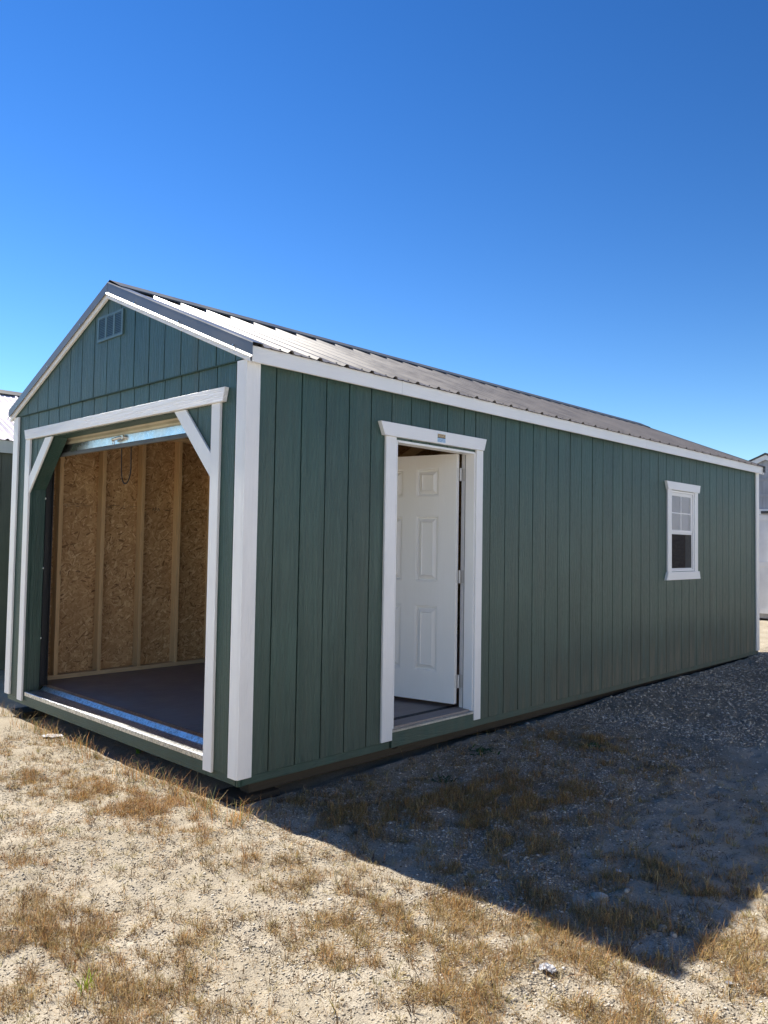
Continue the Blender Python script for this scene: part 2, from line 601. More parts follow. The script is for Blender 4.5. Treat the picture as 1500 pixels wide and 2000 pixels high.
def lines(fine0, fine1, d, mid0, mid1, d2, far):
    a = list(np.arange(fine0, fine1, d))
    s = fine0
    lo = []
    while s > mid0:
        s -= d2; lo.append(s)
    st = d2
    while s > -far:
        st *= 1.35; s -= st; lo.append(s)
    hi = []
    s = a[-1]
    while s < mid1:
        s += d2; hi.append(s)
    st = d2
    while s < far:
        st *= 1.35; s += st; hi.append(s)
    return np.array(lo[::-1] + a + hi)


xs = lines(-1.9, 3.7, 0.018, -8, 7, 0.06, 900)
ys = lines(-2.1, 2.6, 0.018, -4, 14, 0.06, 900)
GX, GY = np.meshgrid(xs, ys)
GZ = ground_h(GX, GY)
nx, ny = len(xs), len(ys)
me = bpy.data.meshes.new('ground')
me.vertices.add(nx * ny)
me.vertices.foreach_set('co', np.stack([GX, GY, GZ], -1).astype(np.float32).ravel())
ii = np.arange(nx * ny).reshape(ny, nx)
q = np.stack([ii[:-1, :-1], ii[:-1, 1:], ii[1:, 1:], ii[1:, :-1]], -1).reshape(-1, 4)
me.loops.add(q.size); me.polygons.add(len(q))
me.loops.foreach_set('vertex_index', q.ravel().astype(np.int32))
me.polygons.foreach_set('loop_start', np.arange(0, q.size, 4, dtype=np.int32))
me.polygons.foreach_set('use_smooth', np.ones(len(q), bool))
at = me.attributes.new('gravel', 'FLOAT', 'POINT')
at.data.foreach_set('value', gravel_mask(GX, GY).astype(np.float32).ravel())
me.update(); me.validate()


def ground_mat():
    g = G('ground_sand', rough=0.95, spec=0.15)
    a = g.n('Attribute', attribute_name='gravel').outputs['Fac']
    p = g.pos()
    n1 = g.noise(p, 2.2, 4, 0.6)
    n2 = g.noise(p, 24, 4, 0.65)
    n3 = g.noise(p, 130, 3, 0.65)
    sand = g.mix(g.mapr(n1, 0.3, 0.7), (0.315, 0.270, 0.20), (0.41, 0.362, 0.285))
    sand = g.mix(g.math('MULTIPLY', g.mapr(n2, 0.5, 0.72), 0.55), sand, (0.26, 0.215, 0.155))
    sand = g.mix(g.math('MULTIPLY', g.mapr(n3, 0.48, 0.64), 0.65), sand, (0.19, 0.16, 0.12))
    vo = g.n('TexVoronoi'); g.l(p, vo.inputs['Vector']); vo.inputs['Scale'].default_value = 85
    vr, vg, vb = g.sep(vo.outputs['Color'])
    grav = g.ramp(vr, [(0.0, (0.34, 0.30, 0.24)), (0.5, (0.50, 0.45, 0.37)), (0.85, (0.57, 0.52, 0.44)), (1.0, (0.66, 0.62, 0.55))])
    grav = g.mix(g.mapr(vo.outputs['Distance'], 0.006, 0.0085, 0.0, 0.6), grav, (0.27, 0.23, 0.175))
    grav = g.mix(g.math('MULTIPLY', g.mapr(n1, 0.4, 0.65), 0.5), grav, (0.48, 0.42, 0.325))
    grav = g.mix(g.math('MULTIPLY', g.mapr(n2, 0.5, 0.7), 0.6), grav, (0.32, 0.26, 0.185))
    f = g.mapr(g.math('ADD', a, g.math('MULTIPLY', g.math('SUBTRACT', n2, 0.5), 0.6)), 0.2, 0.75)
    g.color(g.mix(f, sand, grav))
    h = g.math('ADD', g.math('MULTIPLY', n2, 1.0), g.math('MULTIPLY', n3, 0.8))
    h = g.math('SUBTRACT', h, g.math('MULTIPLY', vo.outputs['Distance'], g.math('MULTIPLY', f, 30.0)))
    g.bump(h, 0.7, 0.010)
    return g.m


me.materials.append(ground_mat())
gr = link('ground', me)
gr['kind'] = 'structure'

# ------------------------------------------------------------------ green utility shed
W = 3.425; L = 8.51; XC = -W / 2
ZB = 0.051      # bottom of the siding
ZE = 2.457      # fascia underside
ZJ = 2.474      # gable joint
PITCH = 0.4167
APEX = 3.18     # rake board underside at the ridge


def rz(x):      # rake underside
    return APEX - PITCH * abs(x - XC)


shed = thing('utility_shed', 'dark green portable garage shed with white trim, raised roll-up door and open side door', 'shed', (XC, L / 2, -0.1))

# --- side wall: OSB panels behind, painted boards in front
DOOR = (1.262, 2.196, -1.0, 2.135)
WIN = (5.735, 6.37, 1.15, 2.06)
wall = MB()
for r_ in minus((0.0, L, 0.0, 2.56), DOOR):
    for r2 in minus(r_, WIN):
        wall.prism([(r2[0], r2[2]), (r2[1], r2[2]), (r2[1], r2[3]), (r2[0], r2[3])], 'x', -0.027, -0.019)
side_wall = wall.build('side_wall', 'groove_green', shed)
gy = [0.0] + [0.2139 + 0.2032 * k for k in range(10)] + [2.1873 + 0.2032 * n for n in range(31)] + [L]
GAP = 0.0042
for a, b in zip(gy[:-1], gy[1:]):
    for r_ in minus((a + GAP, b - GAP, ZB, 2.56), DOOR):
        for r2 in minus(r_, WIN):
            if r2[1] - r2[0] > 0.004 and r2[3] - r2[2] > 0.004:
                MB().box(-0.0188, random.uniform(-0.0007, 0.0007), r2[0], r2[1], r2[2], r2[3]).build('siding_board', 'siding_green', side_wall, bevel=0.0012)
MB().box(-0.05, -0.006, 0.0, 1.262, 0.0, ZB - 0.002).build('skirt_board', 'board_green_y', side_wall, bevel=0.002)
MB().box(-0.05, -0.006, 2.205, 5.3, 0.0, ZB - 0.002).build('skirt_board', 'board_green_y', side_wall, bevel=0.002)
MB().box(-0.05, -0.006, 5.303, L, 0.0, ZB - 0.002).build('skirt_board', 'board_green_y', side_wall, bevel=0.002)
MB().box(-0.05, 0.012, 1.264, 2.2, 0.005, 0.108).build('sill_board', 'board_green_y', side_wall, bevel=0.002)

# --- front wall
OX0, OX1, OZ = -3.07, -0.332, 2.24
CH = 0.42        # drop of the clipped corners
CW = 0.40        # run of the clipped corners
front_wall = MB()
for r_ in minus((-W, 0.0, 0.0, 2.56), (OX0, OX1, -1, OZ)):
    front_wall.prism([(r_[0], r_[2]), (r_[1], r_[2]), (r_[1], r_[3]), (r_[0], r_[3])], 'y', 0.019, 0.026)
for s, ox in ((1, OX0), (-1, OX1)):
    front_wall.prism([(ox, OZ), (ox + s * CW, OZ), (ox, OZ - CH)], 'y', 0.019, 0.026)
front_wall = front_wall.build('front_wall', 'groove_green', shed)
gx = [0.0] + [-0.1063 - 0.2032 * k for k in range(17)] + [-W]
for b, a in zip(gx[:-1], gx[1:]):
    m = MB()
    jit = random.uniform(-0.0006, 0.0006)
    for r_ in minus((a + GAP, b - GAP, ZB, ZJ), (OX0, OX1, -1, OZ)):
        if r_[1] - r_[0] > 0.004:
            m.box(r_[0], r_[1], jit, 0.0188, r_[2], r_[3])
    for s, ox in ((1, OX0), (-1, OX1)):
        poly = [(a + GAP, 1.0), (b - GAP, 1.0), (b - GAP, OZ), (a + GAP, OZ)]
        poly = clip(poly, -s, 0, -s * ox)
        # below the diagonal is open: keep v above the line
        poly = clip(poly, s * CH / CW, -1.0, s * ox * CH / CW - (OZ - CH)) if poly else poly
        if area(poly) > 1e-5:
            m.prism(poly, 'y', jit, 0.0188)
    m.build('siding_board', 'siding_green', front_wall, bevel=0.0012)
for x0, x1 in ((-W, OX0 + 0.0), (OX1, 0.0)):
    MB().box(x0, x1, 0.006, 0.05, 0.0, ZB - 0.002).build('skirt_board', 'board_green_x', front_wall, bevel=0.002)
MB().box(OX0 + 0.001, OX1 - 0.001, 0.004, 0.05, 0.0, 0.081).build('sill_board', 'board_green_x', front_wall, bevel=0.002)

# --- gable
gable = MB()
gable.prism([(-W, 2.482), (0, 2.482), (0, rz(0) + 0.05), (XC, APEX + 0.05), (-W, rz(-W) + 0.05)], 'y', 0.006, 0.016)
gable = gable.build('gable_wall', 'groove_green', shed)
for b, a in zip(gx[:-1], gx[1:]):
    jit = random.uniform(-0.0007, 0.0007)
    poly = [(a + GAP, ZJ), (b - GAP, ZJ), (b - GAP, 3.4), (a + GAP, 3.4)]
    poly = clip(poly, PITCH, 1.0, PITCH * XC + APEX + 0.03)
    poly = clip(poly, -PITCH, 1.0, -PITCH * XC + APEX + 0.03)
    if area(poly) > 1e-5:
        MB().prism(poly, 'y', -0.0115 + jit, 0.0058).build('siding_board', 'siding_green', gable, bevel=0.0012)
MB().box(-3.3, -0.08, -0.0138, -0.0012, ZJ - 0.007, ZJ - 0.001).build('drip_strip', 'groove_green', gable)

# gable vent with louvres
VX0, VX1, VZ0, VZ1 = -1.879, -1.489, 2.876, 3.066
vent = MB()
cols = 3
fw = 0.022; mw = 0.026
cw = (VX1 - VX0 - 2 * fw - 2 * mw) / 3
vent.box(VX0, VX1, -0.021, -0.0125, VZ1 - 0.018, VZ1)
vent.box(VX0, VX1, -0.021, -0.0125, VZ0, VZ0 + 0.018)
for k in range(4):
    x0 = VX0 if k == 0 else VX0 + fw + k * cw + (k - 1) * mw
    w_ = fw if k in (0, 3) else mw
    vent.box(x0, x0 + w_, -0.0212, -0.0125, VZ0 + 0.018, VZ1 - 0.018)
paint('vent_green', (0.075, 0.135, 0.15), 'x', 0.45, bump=0.1)
vent = vent.build('gable_vent', 'vent_green', shed)
MB().box(VX0 + 0.01, VX1 - 0.01, -0.0126, -0.0118, VZ0 + 0.01, VZ1 - 0.01).build('vent_backing', 'foam_black', vent)
lm = MB()
zl = (VZ1 - VZ0 - 0.036) / 12
lm.hexa([(0, -0.0205, -0.002), (cw, -0.0205, -0.002), (cw, -0.0185, 0.0), (0, -0.0185, 0.0),
         (0, -0.0172, zl * 0.68), (cw, -0.0172, zl * 0.68), (cw, -0.0155, zl * 0.68 + 0.001), (0, -0.0155, zl * 0.68 + 0.001)])
lme = lm.mesh('louver', 'vent_green')
for k in range(3):
    for j in range(12):
        link('louver', lme, vent, (VX0 + fw + k * (cw + mw), 0, VZ0 + 0.018 + zl * (j + 0.25)))

# --- corner boards
T = 0.018
MB().box(0.0012, T, -T, 0.082, 0.046, 2.462).build('corner_trim', 'trim_white', shed, bevel=0.0015)
MB().box(-0.080, 0.0005, -T, -0.0012, 0.043, 2.466).build('corner_trim', 'trim_white', shed, bevel=0.0015)
MB().box(-W - T, -W + 0.085, -T, -0.0012, 0.052, 2.468).build('corner_trim', 'trim_white', shed, bevel=0.0015)
MB().box(-W - T, -W - 0.0012, -0.001, 0.082, 0.052, 2.462).build('corner_trim', 'trim_white', shed, bevel=0.0015)
MB().box(0.0012, T, L - 0.09, L + T, 0.052, 2.462).build('corner_trim', 'trim_white', shed, bevel=0.0015)
MB().box(-0.085, 0.0005, L + 0.001, L + T, 0.052, 2.462).build('corner_trim', 'trim_white', shed, bevel=0.0015)

# other two walls (far and left), plain boards
far_wall = MB().box(-W, -0.0, L - 0.012, L, 0.0, 2.56)
far_wall.prism([(-W, 2.561), (0, 2.561), (XC, APEX + 0.05)], 'y', L - 0.012, L)
far_wall.build('far_wall', 'siding_green', shed)
MB().box(-W, -W + 0.010, 0.017, L - 0.013, 0.0, 2.56).build('left_wall', 'siding_green', shed)

# --- fascia boards and rake
Z0F = 2.444
for a, b in ((-0.03, 1.262), (1.2635, 5.02), (5.0215, L + 0.075)):
    MB().prism([(0.046, Z0F), (0.064, Z0F), (0.064, 2.537), (0.046, 2.544)], 'y', a, b).build('fascia', 'trim_white_y', shed, bevel=0.0015)
MB().box(-0.004, 0.045, 0.02, L, 2.4605, 2.468).build('soffit', 'trim_white_y', shed)
for a, b in ((-0.03, L + 0.075),):
    MB().prism([(-W - 0.064, Z0F), (-W - 0.046, Z0F), (-W - 0.046, 2.544), (-W - 0.064, 2.537)], 'y', a, b).build('fascia', 'trim_white_y', shed, bevel=0.0015)
EX = 0.085        # roof overhang beyond the side wall
for s in (1, -1):
    def q(x, dz, y):
        return (XC + s * x, y, APEX - PITCH * x + dz)
    xe = -XC + 0.064
    for yy0, yy1, nm in ((-0.034, -0.016, 'near'), (L + 0.016, L + 0.034, 'far')):
        MB().hexa([q(0.0, 0.0, yy0), q(xe, 0.0, yy0), q(xe, 0.0, yy1), q(0.0, 0.0, yy1),
                   q(0.0, 0.066, yy0), q(xe, 0.066, yy0), q(xe, 0.066, yy1), q(0.0, 0.066, yy1)]).build('rake_board', 'trim_white_x', shed, bevel=0.0012)
        sg = -1 if nm == 'near' else 1
        yb = -0.0365 if nm == 'near' else L + 0.0365
        xe2 = xe + 0.03
        m = MB()
        th = 0.0012
        prof = [(yb + sg * 0.011, 0.031), (yb + sg * 0.0005, 0.043), (yb, 0.115), (yb - sg * 0.003, 0.1225), (yb - sg * 0.085, 0.1225)]
        for (ya, da), (yb2, db) in zip(prof[:-1], prof[1:]):
            m.face([q(0, da, ya), q(xe2, da, ya), q(xe2, db, yb2), q(0, db, yb2)])
        o = m.build('rake_trim', 'rake_metal', shed)
        md = o.modifiers.new('thick', 'SOLIDIFY'); md.thickness = 0.0012
# rake screws
sm = MB().tube([(0, 0, 0), (0, -0.006, 0)], 0.006, 6).mesh('screw', 'nickel')
for s in (1, -1):
    for x in (0.42, 1.0, 1.62):
        link('screw', sm, shed, Vector((XC + s * x, -0.039, APEX - PITCH * x + 0.055)) - shed.location)

# --- roof: ribbed sheets
PW = 0.9144
rib = 0.2286


def sheet_mesh(name, mat, width, length, pitch_rib=rib, rh=0.017):
    """profile runs along y (width), slope along +x (length), z up; starts at a major rib"""
    prof = []
    n = int(round(width / pitch_rib))
    for k in range(n):
        y = k * pitch_rib
        prof += [(y - 0.026, 0), (y - 0.009, rh), (y + 0.009, rh), (y + 0.026, 0)]
        for t in (1 / 3, 2 / 3):
            yy = y + pitch_rib * t
            prof += [(yy - 0.014, 0), (yy - 0.006, 0.0035), (yy + 0.006, 0.0035), (yy + 0.014, 0)]
    y = n * pitch_rib
    prof += [(y - 0.026, 0.0)]
    m = MB()
    i = len(m.v)
    segs = 2
    for a in range(segs + 1):
        m.v += [(length * a / segs, y, z) for y, z in prof]
    k = len(prof)
    for a in range(segs):
        for j in range(k - 1):
            m.f.append((a * k + j, (a + 1) * k + j, (a + 1) * k + j + 1, a * k + j + 1))
    return m.mesh(name, mat)


th = math.atan(PITCH)
SL = (-XC + EX - 0.03) / math.cos(th)
sh_me = sheet_mesh('roof_panel', 'roof_metal', PW, SL)
roof = MB()
for s in (1, -1):
    def q(x, dz, y):
        return (XC + s * x, y, APEX - PITCH * x + dz)
    roof.hexa([q(0.0, 0.066 + 0.001, -0.012), q(-XC + 0.045, 0.067, -0.012), q(-XC + 0.045, 0.067, L + 0.012), q(0, 0.067, L + 0.012),
               q(0.0, 0.082, -0.012), q(-XC + 0.045, 0.082, -0.012), q(-XC + 0.045, 0.082, L + 0.012), q(0, 0.082, L + 0.012)])
roof = roof.build('roof', 'osb_z', shed)
YR0 = 0.254 - 0.2286
for s in (1, -1):
    for k in range(10):
        o = link('roof_panel', sh_me, roof, (0, 0, 0))
        x0 = 0.03
        o.location = (XC + s * x0, YR0 + k * PW if s == 1 else YR0 + (k + 1) * PW, APEX - PITCH * x0 + 0.104)
        if s == 1:
            o.rotation_euler = (0, th, 0)
        else:
            o.rotation_euler = (0, th, math.pi)
        if k == 9:   # last sheet trimmed at the far rake
            me2 = sheet_mesh('roof_panel', 'roof_metal', rib * 2, SL)
            o.data = me2
            if s == -1:
                o.location.y = YR0 + k * PW + 2 * rib
# end strip of sheet under the near rake
m = MB()
for s in (1, -1):
    def q(x, dz, y):
        return (XC + s * x, y, APEX - PITCH * x + dz)
    m.face([q(0.03, 0.104, -0.03), q(-XC + EX, 0.104, -0.03), q(-XC + EX, 0.104, YR0 - 0.02), q(0.03, 0.104, YR0 - 0.02)])
m.build('roof_panel', 'roof_metal', roof)
# ridge closure foam and cap
for s in (1, -1):
    def q(x, dz, y):
        return (XC + s * x, y, APEX - PITCH * x + dz)
    MB().hexa([q(0.10, 0.105, 0.02), q(0.125, 0.105, 0.02), q(0.125, 0.105, L), q(0.10, 0.105, L),
               q(0.10, 0.133, 0.02), q(0.125, 0.133, 0.02), q(0.125, 0.133, L), q(0.10, 0.133, L)]).build('closure_strip', 'foam_black', roof)
m = MB()
for s in (1, -1):
    def q(x, dz, y):
        return (XC + s * x, y, APEX - PITCH * x + dz)
    m.face([q(0, 0.142, -0.02), q(0.165, 0.131, -0.02), q(0.165, 0.131, L + 0.04), q(0, 0.142, L + 0.04)])
    m.face([q(0.165, 0.131, -0.02), q(0.168, 0.119, -0.02), q(0.168, 0.119, L + 0.04), q(0.165, 0.131, L + 0.04)])
o = m.build('ridge_cap', 'ridge_metal', roof)
# eave screws
sm2 = MB().tube([(0, 0, 0), (0, 0, 0.007)], 0.0065, 6).mesh('screw', 'roof_metal')
for k in range(37):
    x = -XC + EX - 0.045
    link('screw', sm2, roof, (XC + x, YR0 + rib * (k + 0.78), APEX - PITCH * x + 0.105))

# --- garage door surround
MB().prism([(-3.166, 2.333), (-0.178, 2.326), (-0.201, 2.2405), (-3.137, 2.2505)], 'y', -0.033, -0.0015).build('door_head_trim', 'trim_white_x', shed, bevel=0.0015)
for x0, x1 in ((-3.165, -3.072), (-0.335, -0.245)):
    MB().box(x0, x1, -T - 0.001, -0.0012, 0.036, 2.2395 if x0 > -1 else 2.2495).build('door_leg_trim', 'trim_white', shed, bevel=0.0015)
for s, ox in ((1, OX0), (-1, OX1)):
    MB().prism([(ox + s * (CW - 0.10), 2.2385), (ox + s * (CW + 0.035), 2.2385), (ox + s * 0.002, OZ - CH - 0.03), (ox + s * 0.002, OZ - CH + 0.115)], 'y', -T + 0.001, -0.0013).build('corner_brace', 'trim_white', shed, bevel=0.0015)
# jamb returns, clipped corners and soffit
JD = 0.13
jm = MB()
for s, ox in ((1, OX0), (-1, OX1)):
    MB().box(min(ox - s * 0.002, ox - s * 0.04), max(ox - s * 0.002, ox - s * 0.04), 0.0265, JD, 0.06, OZ + 0.02).build('door_jamb', 'board_green_x' if False else 'siding_green', shed, bevel=0.001)
    a = (ox + s * 0.0, OZ - CH); b = (ox + s * CW, OZ)
    nrm = Vector((CH, -CW * s)).normalized() * 0.018
    MB().prism([a, b, (b[0], b[1] + 0.025), (a[0], a[1] + 0.025)], 'y', 0.0265, JD - 0.002).build('corner_soffit', 'siding_green', shed)
MB().box(OX0 + CW, OX1 - CW, 0.0265, JD, OZ + 0.0005, OZ + 0.03).build('door_header', 'board_green_x', shed, bevel=0.001)
# inside header and front framing
MB().box(-W + 0.03, -0.03, 0.0275, 0.10, 2.30, 2.44).build('front_header', 'rafter_wood', shed)

# roll-up door, raised
rd = thing('roll_up_door', 'cream roll-up garage door rolled up under the header of the green shed', 'garage door', ((OX0 + OX1) / 2, 0.2, 2.1))
m = MB()
prof = []
for k in range(13):
    z = 2.196 + 0.26 * k / 12
    prof.append((0.176 - 0.006 * (k % 2), z))
for (y0, z0), (y1, z1) in zip(prof[:-1], prof[1:]):
    m.face([(OX0 + 0.02, y0, z0), (OX1 - 0.02, y0, z0), (OX1 - 0.02, y1, z1), (OX0 + 0.02, y1, z1)])
m.build('curtain', 'cream_metal', rd)
m = MB().tube([(OX0 + 0.02, 0.34, 2.46), (OX1 - 0.02, 0.34, 2.46)], 0.165, 28)
m.build('coil', 'cream_metal', rd, smooth=False)
MB().box(OX0 + 0.01, OX1 - 0.01, 0.160, 0.178, 2.132, 2.1955).build('bottom_bar', 'galvanised', rd, bevel=0.002)
MB().prism([(0.150, 2.102), (0.182, 2.102), (0.182, 2.131), (0.158, 2.131)], 'x', OX0 + 0.01, OX1 - 0.01).build('bottom_angle', 'flange_grey', rd, bevel=0.002)
# chrome lift handle
hz, hx = 2.166, -1.83
MB().tube([(hx - 0.075, 0.138, hz - 0.004), (hx - 0.05, 0.128, hz - 0.002), (hx, 0.124, hz), (hx + 0.05, 0.13, hz + 0.006), (hx + 0.075, 0.145, hz + 0.008)], [0.008, 0.011, 0.012, 0.010, 0.007], 10).build('handle', 'nickel', rd, smooth=True)
MB().tube([(hx + 0.075, 0.162, hz + 0.008), (hx + 0.075, 0.136, hz + 0.008)], 0.017, 16).build('handle_boss', 'nickel', rd)
ring = [(hx - 0.045 + 0.014 * math.cos(t), 0.132, hz - 0.026 + 0.014 * math.sin(t)) for t in np.linspace(0, 2 * math.pi, 17)]
MB().tube(ring, 0.0035, 6).build('pull_ring', 'chrome', rd, smooth=True)
# guides
for s, ox in ((1, OX0), (-1, OX1)):
    g0 = MB()
    xa, xb = sorted((ox - s * 0.02, ox + s * 0.012))
    g0.box(xa, xb, JD + 0.002, JD + 0.006, 0.14, 2.3)
    g0.box(xa, xb, JD + 0.060, JD + 0.064, 0.14, 2.3)
    g0.box(*sorted((ox - s * 0.024, ox - s * 0.02)), JD + 0.002, JD + 0.064, 0.14, 2.3)
    go = g0.build('guide_track', 'black_steel', rd)
    bm_ = MB().tube([(ox + s * 0.002, JD - 0.004, 0), (ox + s * 0.002, JD + 0.002, 0)], 0.008, 8).mesh('bolt', 'vinyl_white')
    for z in (0.55, 1.15, 1.75):
        link('bolt', bm_, go, (0, 0, z))
# pull rope loop
pts = []
for t in np.linspace(0, 1, 25):
    a = math.pi * t
    w_ = 0.085
    pts.append((-1.86 - math.cos(a) * w_ * (0.86 + 0.14 * math.sin(a)), 0.23 + 0.004 * math.sin(9 * t), 2.12 - 0.285 * (math.sin(a) ** 0.45) - 0.004 * math.sin(13 * t)))
rope = MB().tube([(-1.945, 0.23, 2.36)] + pts + [(-1.775, 0.23, 2.36)], 0.0045, 7).build('pull_rope', 'rubber_black', rd, smooth=True)

# tread plate threshold
m = MB()
prof = [(-0.006, 0.0825), (-0.006, 0.112), (-0.003, 0.115), (0.124, 0.1155), (0.127, 0.117), (0.154, 0.145), (0.158, 0.147), (0.205, 0.147)]
for (y0, z0), (y1, z1) in zip(prof[:-1], prof[1:]):
    m.face([(-3.035, y0, z0), (OX1 - 0.004, y0, z0), (OX1 - 0.004, y1, z1), (-3.035, y1, z1)])
m.face([(-3.035, y, z) for y, z in prof] + [(-3.035, 0.205, 0.0825)])
m.build('threshold_plate', 'tread_plate', shed)

# --- interior: floor, framing
FZ = 0.138
yy = 0.2
k = 0
for y0 in np.arange(0.205, L - 0.1, 1.2192):
    for x0 in (-3.41, -3.41 + 2.4384):
        x1 = min(x0 + 2.4384, -0.018)
        y1 = min(y0 + 1.2192, L - 0.02)
        MB().box(x0 + 0.0015, x1 - 0.0015, y0 + 0.002, y1 - 0.002, FZ - 0.018, FZ - random.uniform(0, 0.0006)).build('floor_panel', 'floor_ply', shed)
for y0 in np.arange(0.02, L - 0.1, 1.2192):
    y1 = min(y0 + 1.2192, L - 0.02)
    MB().box(-W + 0.0105, -W + 0.018, y0 + 0.001, y1 - 0.001, FZ, 2.50).build('wall_panel', 'osb_x', shed)
m = MB()
for r_ in minus((0.02, L - 0.02, FZ, 2.50), DOOR):
    for r2 in minus(r_, WIN):
        m.box(-0.034, -0.0275, r2[0], r2[1], r2[2], r2[3])
m.build('wall_panel', 'osb_x', shed)
MB().prism([(-W + 0.02, FZ), (-0.03, FZ), (-0.03, 2.45), (XC, 3.14), (-W + 0.02, 2.45)], 'y', L - 0.020, L - 0.0125).build('wall_panel', 'osb_y', shed)
XI = -W + 0.018
stud_me = MB().box(0, 0.089, -0.019, 0.019, FZ + 0.039, 2.42).mesh('stud', 'stud_wood', 0.002)
for k in range(21):
    yc = 0.375 + 0.4064 * k
    if yc < L - 0.05:
        link('stud', stud_me, shed, Vector((XI + 0.0005, yc, 0)) - shed.location)
        if not (1.15 < yc < 2.3 or 5.6 < yc < 6.5):
            link('stud', stud_me, shed, Vector((-0.1235, yc, 0)) - shed.location)
for x in (XI + 0.0005, -0.1235):
    if x < -1:
        MB().box(x, x + 0.089, 0.14, L - 0.022, FZ + 0.0005, FZ + 0.0385).build('bottom_plate', 'plate_wood', shed, bevel=0.002)
    else:
        MB().box(x, x + 0.089, 0.14, 1.2, FZ + 0.0005, FZ + 0.0385).build('bottom_plate', 'plate_wood', shed, bevel=0.002)
        MB().box(x, x + 0.089, 2.26, L - 0.022, FZ + 0.0005, FZ + 0.0385).build('bottom_plate', 'plate_wood', shed, bevel=0.002)
    MB().box(x, x + 0.089, 0.02, L - 0.022, 2.4205, 2.4585).build('top_plate', 'plate_wood', shed, bevel=0.002)
ra = MB()
for s in (1, -1):
    ra.hexa([(s * 0.0, -0.019, APEX - 0.06), (s * 1.70, -0.019, APEX - 0.06 - PITCH * 1.70), (s * 1.70, 0.019, APEX - 0.06 - PITCH * 1.70), (0, 0.019, APEX - 0.06),
             (0, -0.019, APEX + 0.064), (s * 1.70, -0.019, APEX + 0.064 - PITCH * 1.70), (s * 1.70, 0.019, APEX + 0.064 - PITCH * 1.70), (0, 0.019, APEX + 0.064)])
ra.box(-0.75, 0.75, 0.0195, 0.035, APEX - 0.30, APEX - 0.21)
ra_me = ra.mesh('rafter', 'rafter_wood')
for k in range(14):
    link('rafter', ra_me, shed, Vector((XC, 0.62 + 0.6096 * k, 0)) - shed.location)

# print line on the wall panels
g = G('stamp_ink', rough=0.8, base=(0.035, 0.03, 0.03)); g.put(g.b.inputs['Roughness'], g.mapr(g.noise(g.pos(), 50), 0.3, 0.7, 0.7, 0.9)); MATS['stamp_ink'] = g.m


def text(body, size, loc, rot, parent, name, mat, thick=0.0):
    cu_ = bpy.data.curves.new(name, 'FONT')
    cu_.body = body; cu_.size = size; cu_.extrude = thick
    cu_.align_x = 'CENTER'; cu_.align_y = 'CENTER'
    ob = bpy.data.objects.new(name, cu_)
    COL.objects.link(ob)
    ob.rotation_euler = rot
    ob.location = Vector(loc) - (parent.location if parent.type == 'EMPTY' else Vector())
    cu_.materials.append(MATS[mat])
    dg = bpy.context.evaluated_depsgraph_get()
    mm = bpy.data.meshes.new_from_object(ob.evaluated_get(dg))
    o2 = bpy.data.objects.new(name, mm)
    COL.objects.link(o2)
    o2.location = ob.location; o2.rotation_euler = rot
    o2.parent = parent
    bpy.data.objects.remove(ob)
    return o2


XS = -W + 0.0185
text('APA', 0.05, (XS, 1.38, 1.715), (R(90), 0, R(90)), shed, 'panel_stamp', 'stamp_ink')
m = MB()
rr = random.Random(3)
for k in range(150):
    y0 = rr.uniform(0.3, 2.2); z0 = rr.choice((1.735, 1.722, 1.709)) + rr.uniform(-0.002, 0.002) ; w_ = rr.uniform(0.008, 0.05)
    if 1.30 < y0 < 1.46:
        continue
    m.face([(XS, y0, z0), (XS, y0 + w_, z0), (XS, y0 + w_, z0 + 0.0025), (XS, y0, z0 + 0.0025)])
for k in range(10):
    z0 = 1.69 - 0.008 * k
    m.face([(XS, 1.235, z0), (XS, 1.275 + 0.02 * rr.random(), z0), (XS, 1.275, z0 - 0.002), (XS, 1.235, z0 - 0.002)])
m.build('panel_stamp', 'stamp_ink', shed)

# --- side door surround
DX = 0.0015
MB().prism([(1.087, 2.243), (2.286, 2.243), (2.256, 2.150), (1.128, 2.150)], 'x', DX, 0.036).build('door_head_trim', 'trim_white_y', shed, bevel=0.0015)
MB().box(DX, 0.02, 1.157, 1.262, 0.058, 2.1495).build('door_leg_trim', 'trim_white', shed, bevel=0.0015)
MB().box(DX, 0.02, 2.180, 2.263, 0.058, 2.1495).build('door_leg_trim', 'trim_white', shed, bevel=0.0015)
# frame: jambs, stops, head
MB().box(-0.13, 0.0005, 2.181, 2.197, 0.11, 2.13).build('door_jamb', 'vinyl_white', shed, bevel=0.001)
MB().box(-0.082, 0.006, 2.168, 2.1805, 0.13, 2.128).build('door_stop', 'vinyl_white', shed, bevel=0.0015)
MB().box(-0.088, -0.0825, 2.172, 2.1805, 0.13, 2.128).build('weather_strip', 'rubber_black', shed)
MB().box(-0.13, 0.0005, 1.2625, 1.278, 0.11, 2.13).build('door_jamb', 'vinyl_white', shed, bevel=0.001)
MB().box(-0.082, 0.006, 1.2785, 1.290, 0.13, 2.128).build('door_stop', 'vinyl_white', shed, bevel=0.0015)
MB().box(-0.13, 0.0005, 1.2785, 2.1805, 2.1305, 2.1345).build('door_head', 'vinyl_white', shed)
MB().box(-0.082, 0.010, 1.2905, 2.1675, 2.117, 2.130).build('door_stop', 'vinyl_white', shed, bevel=0.0015)
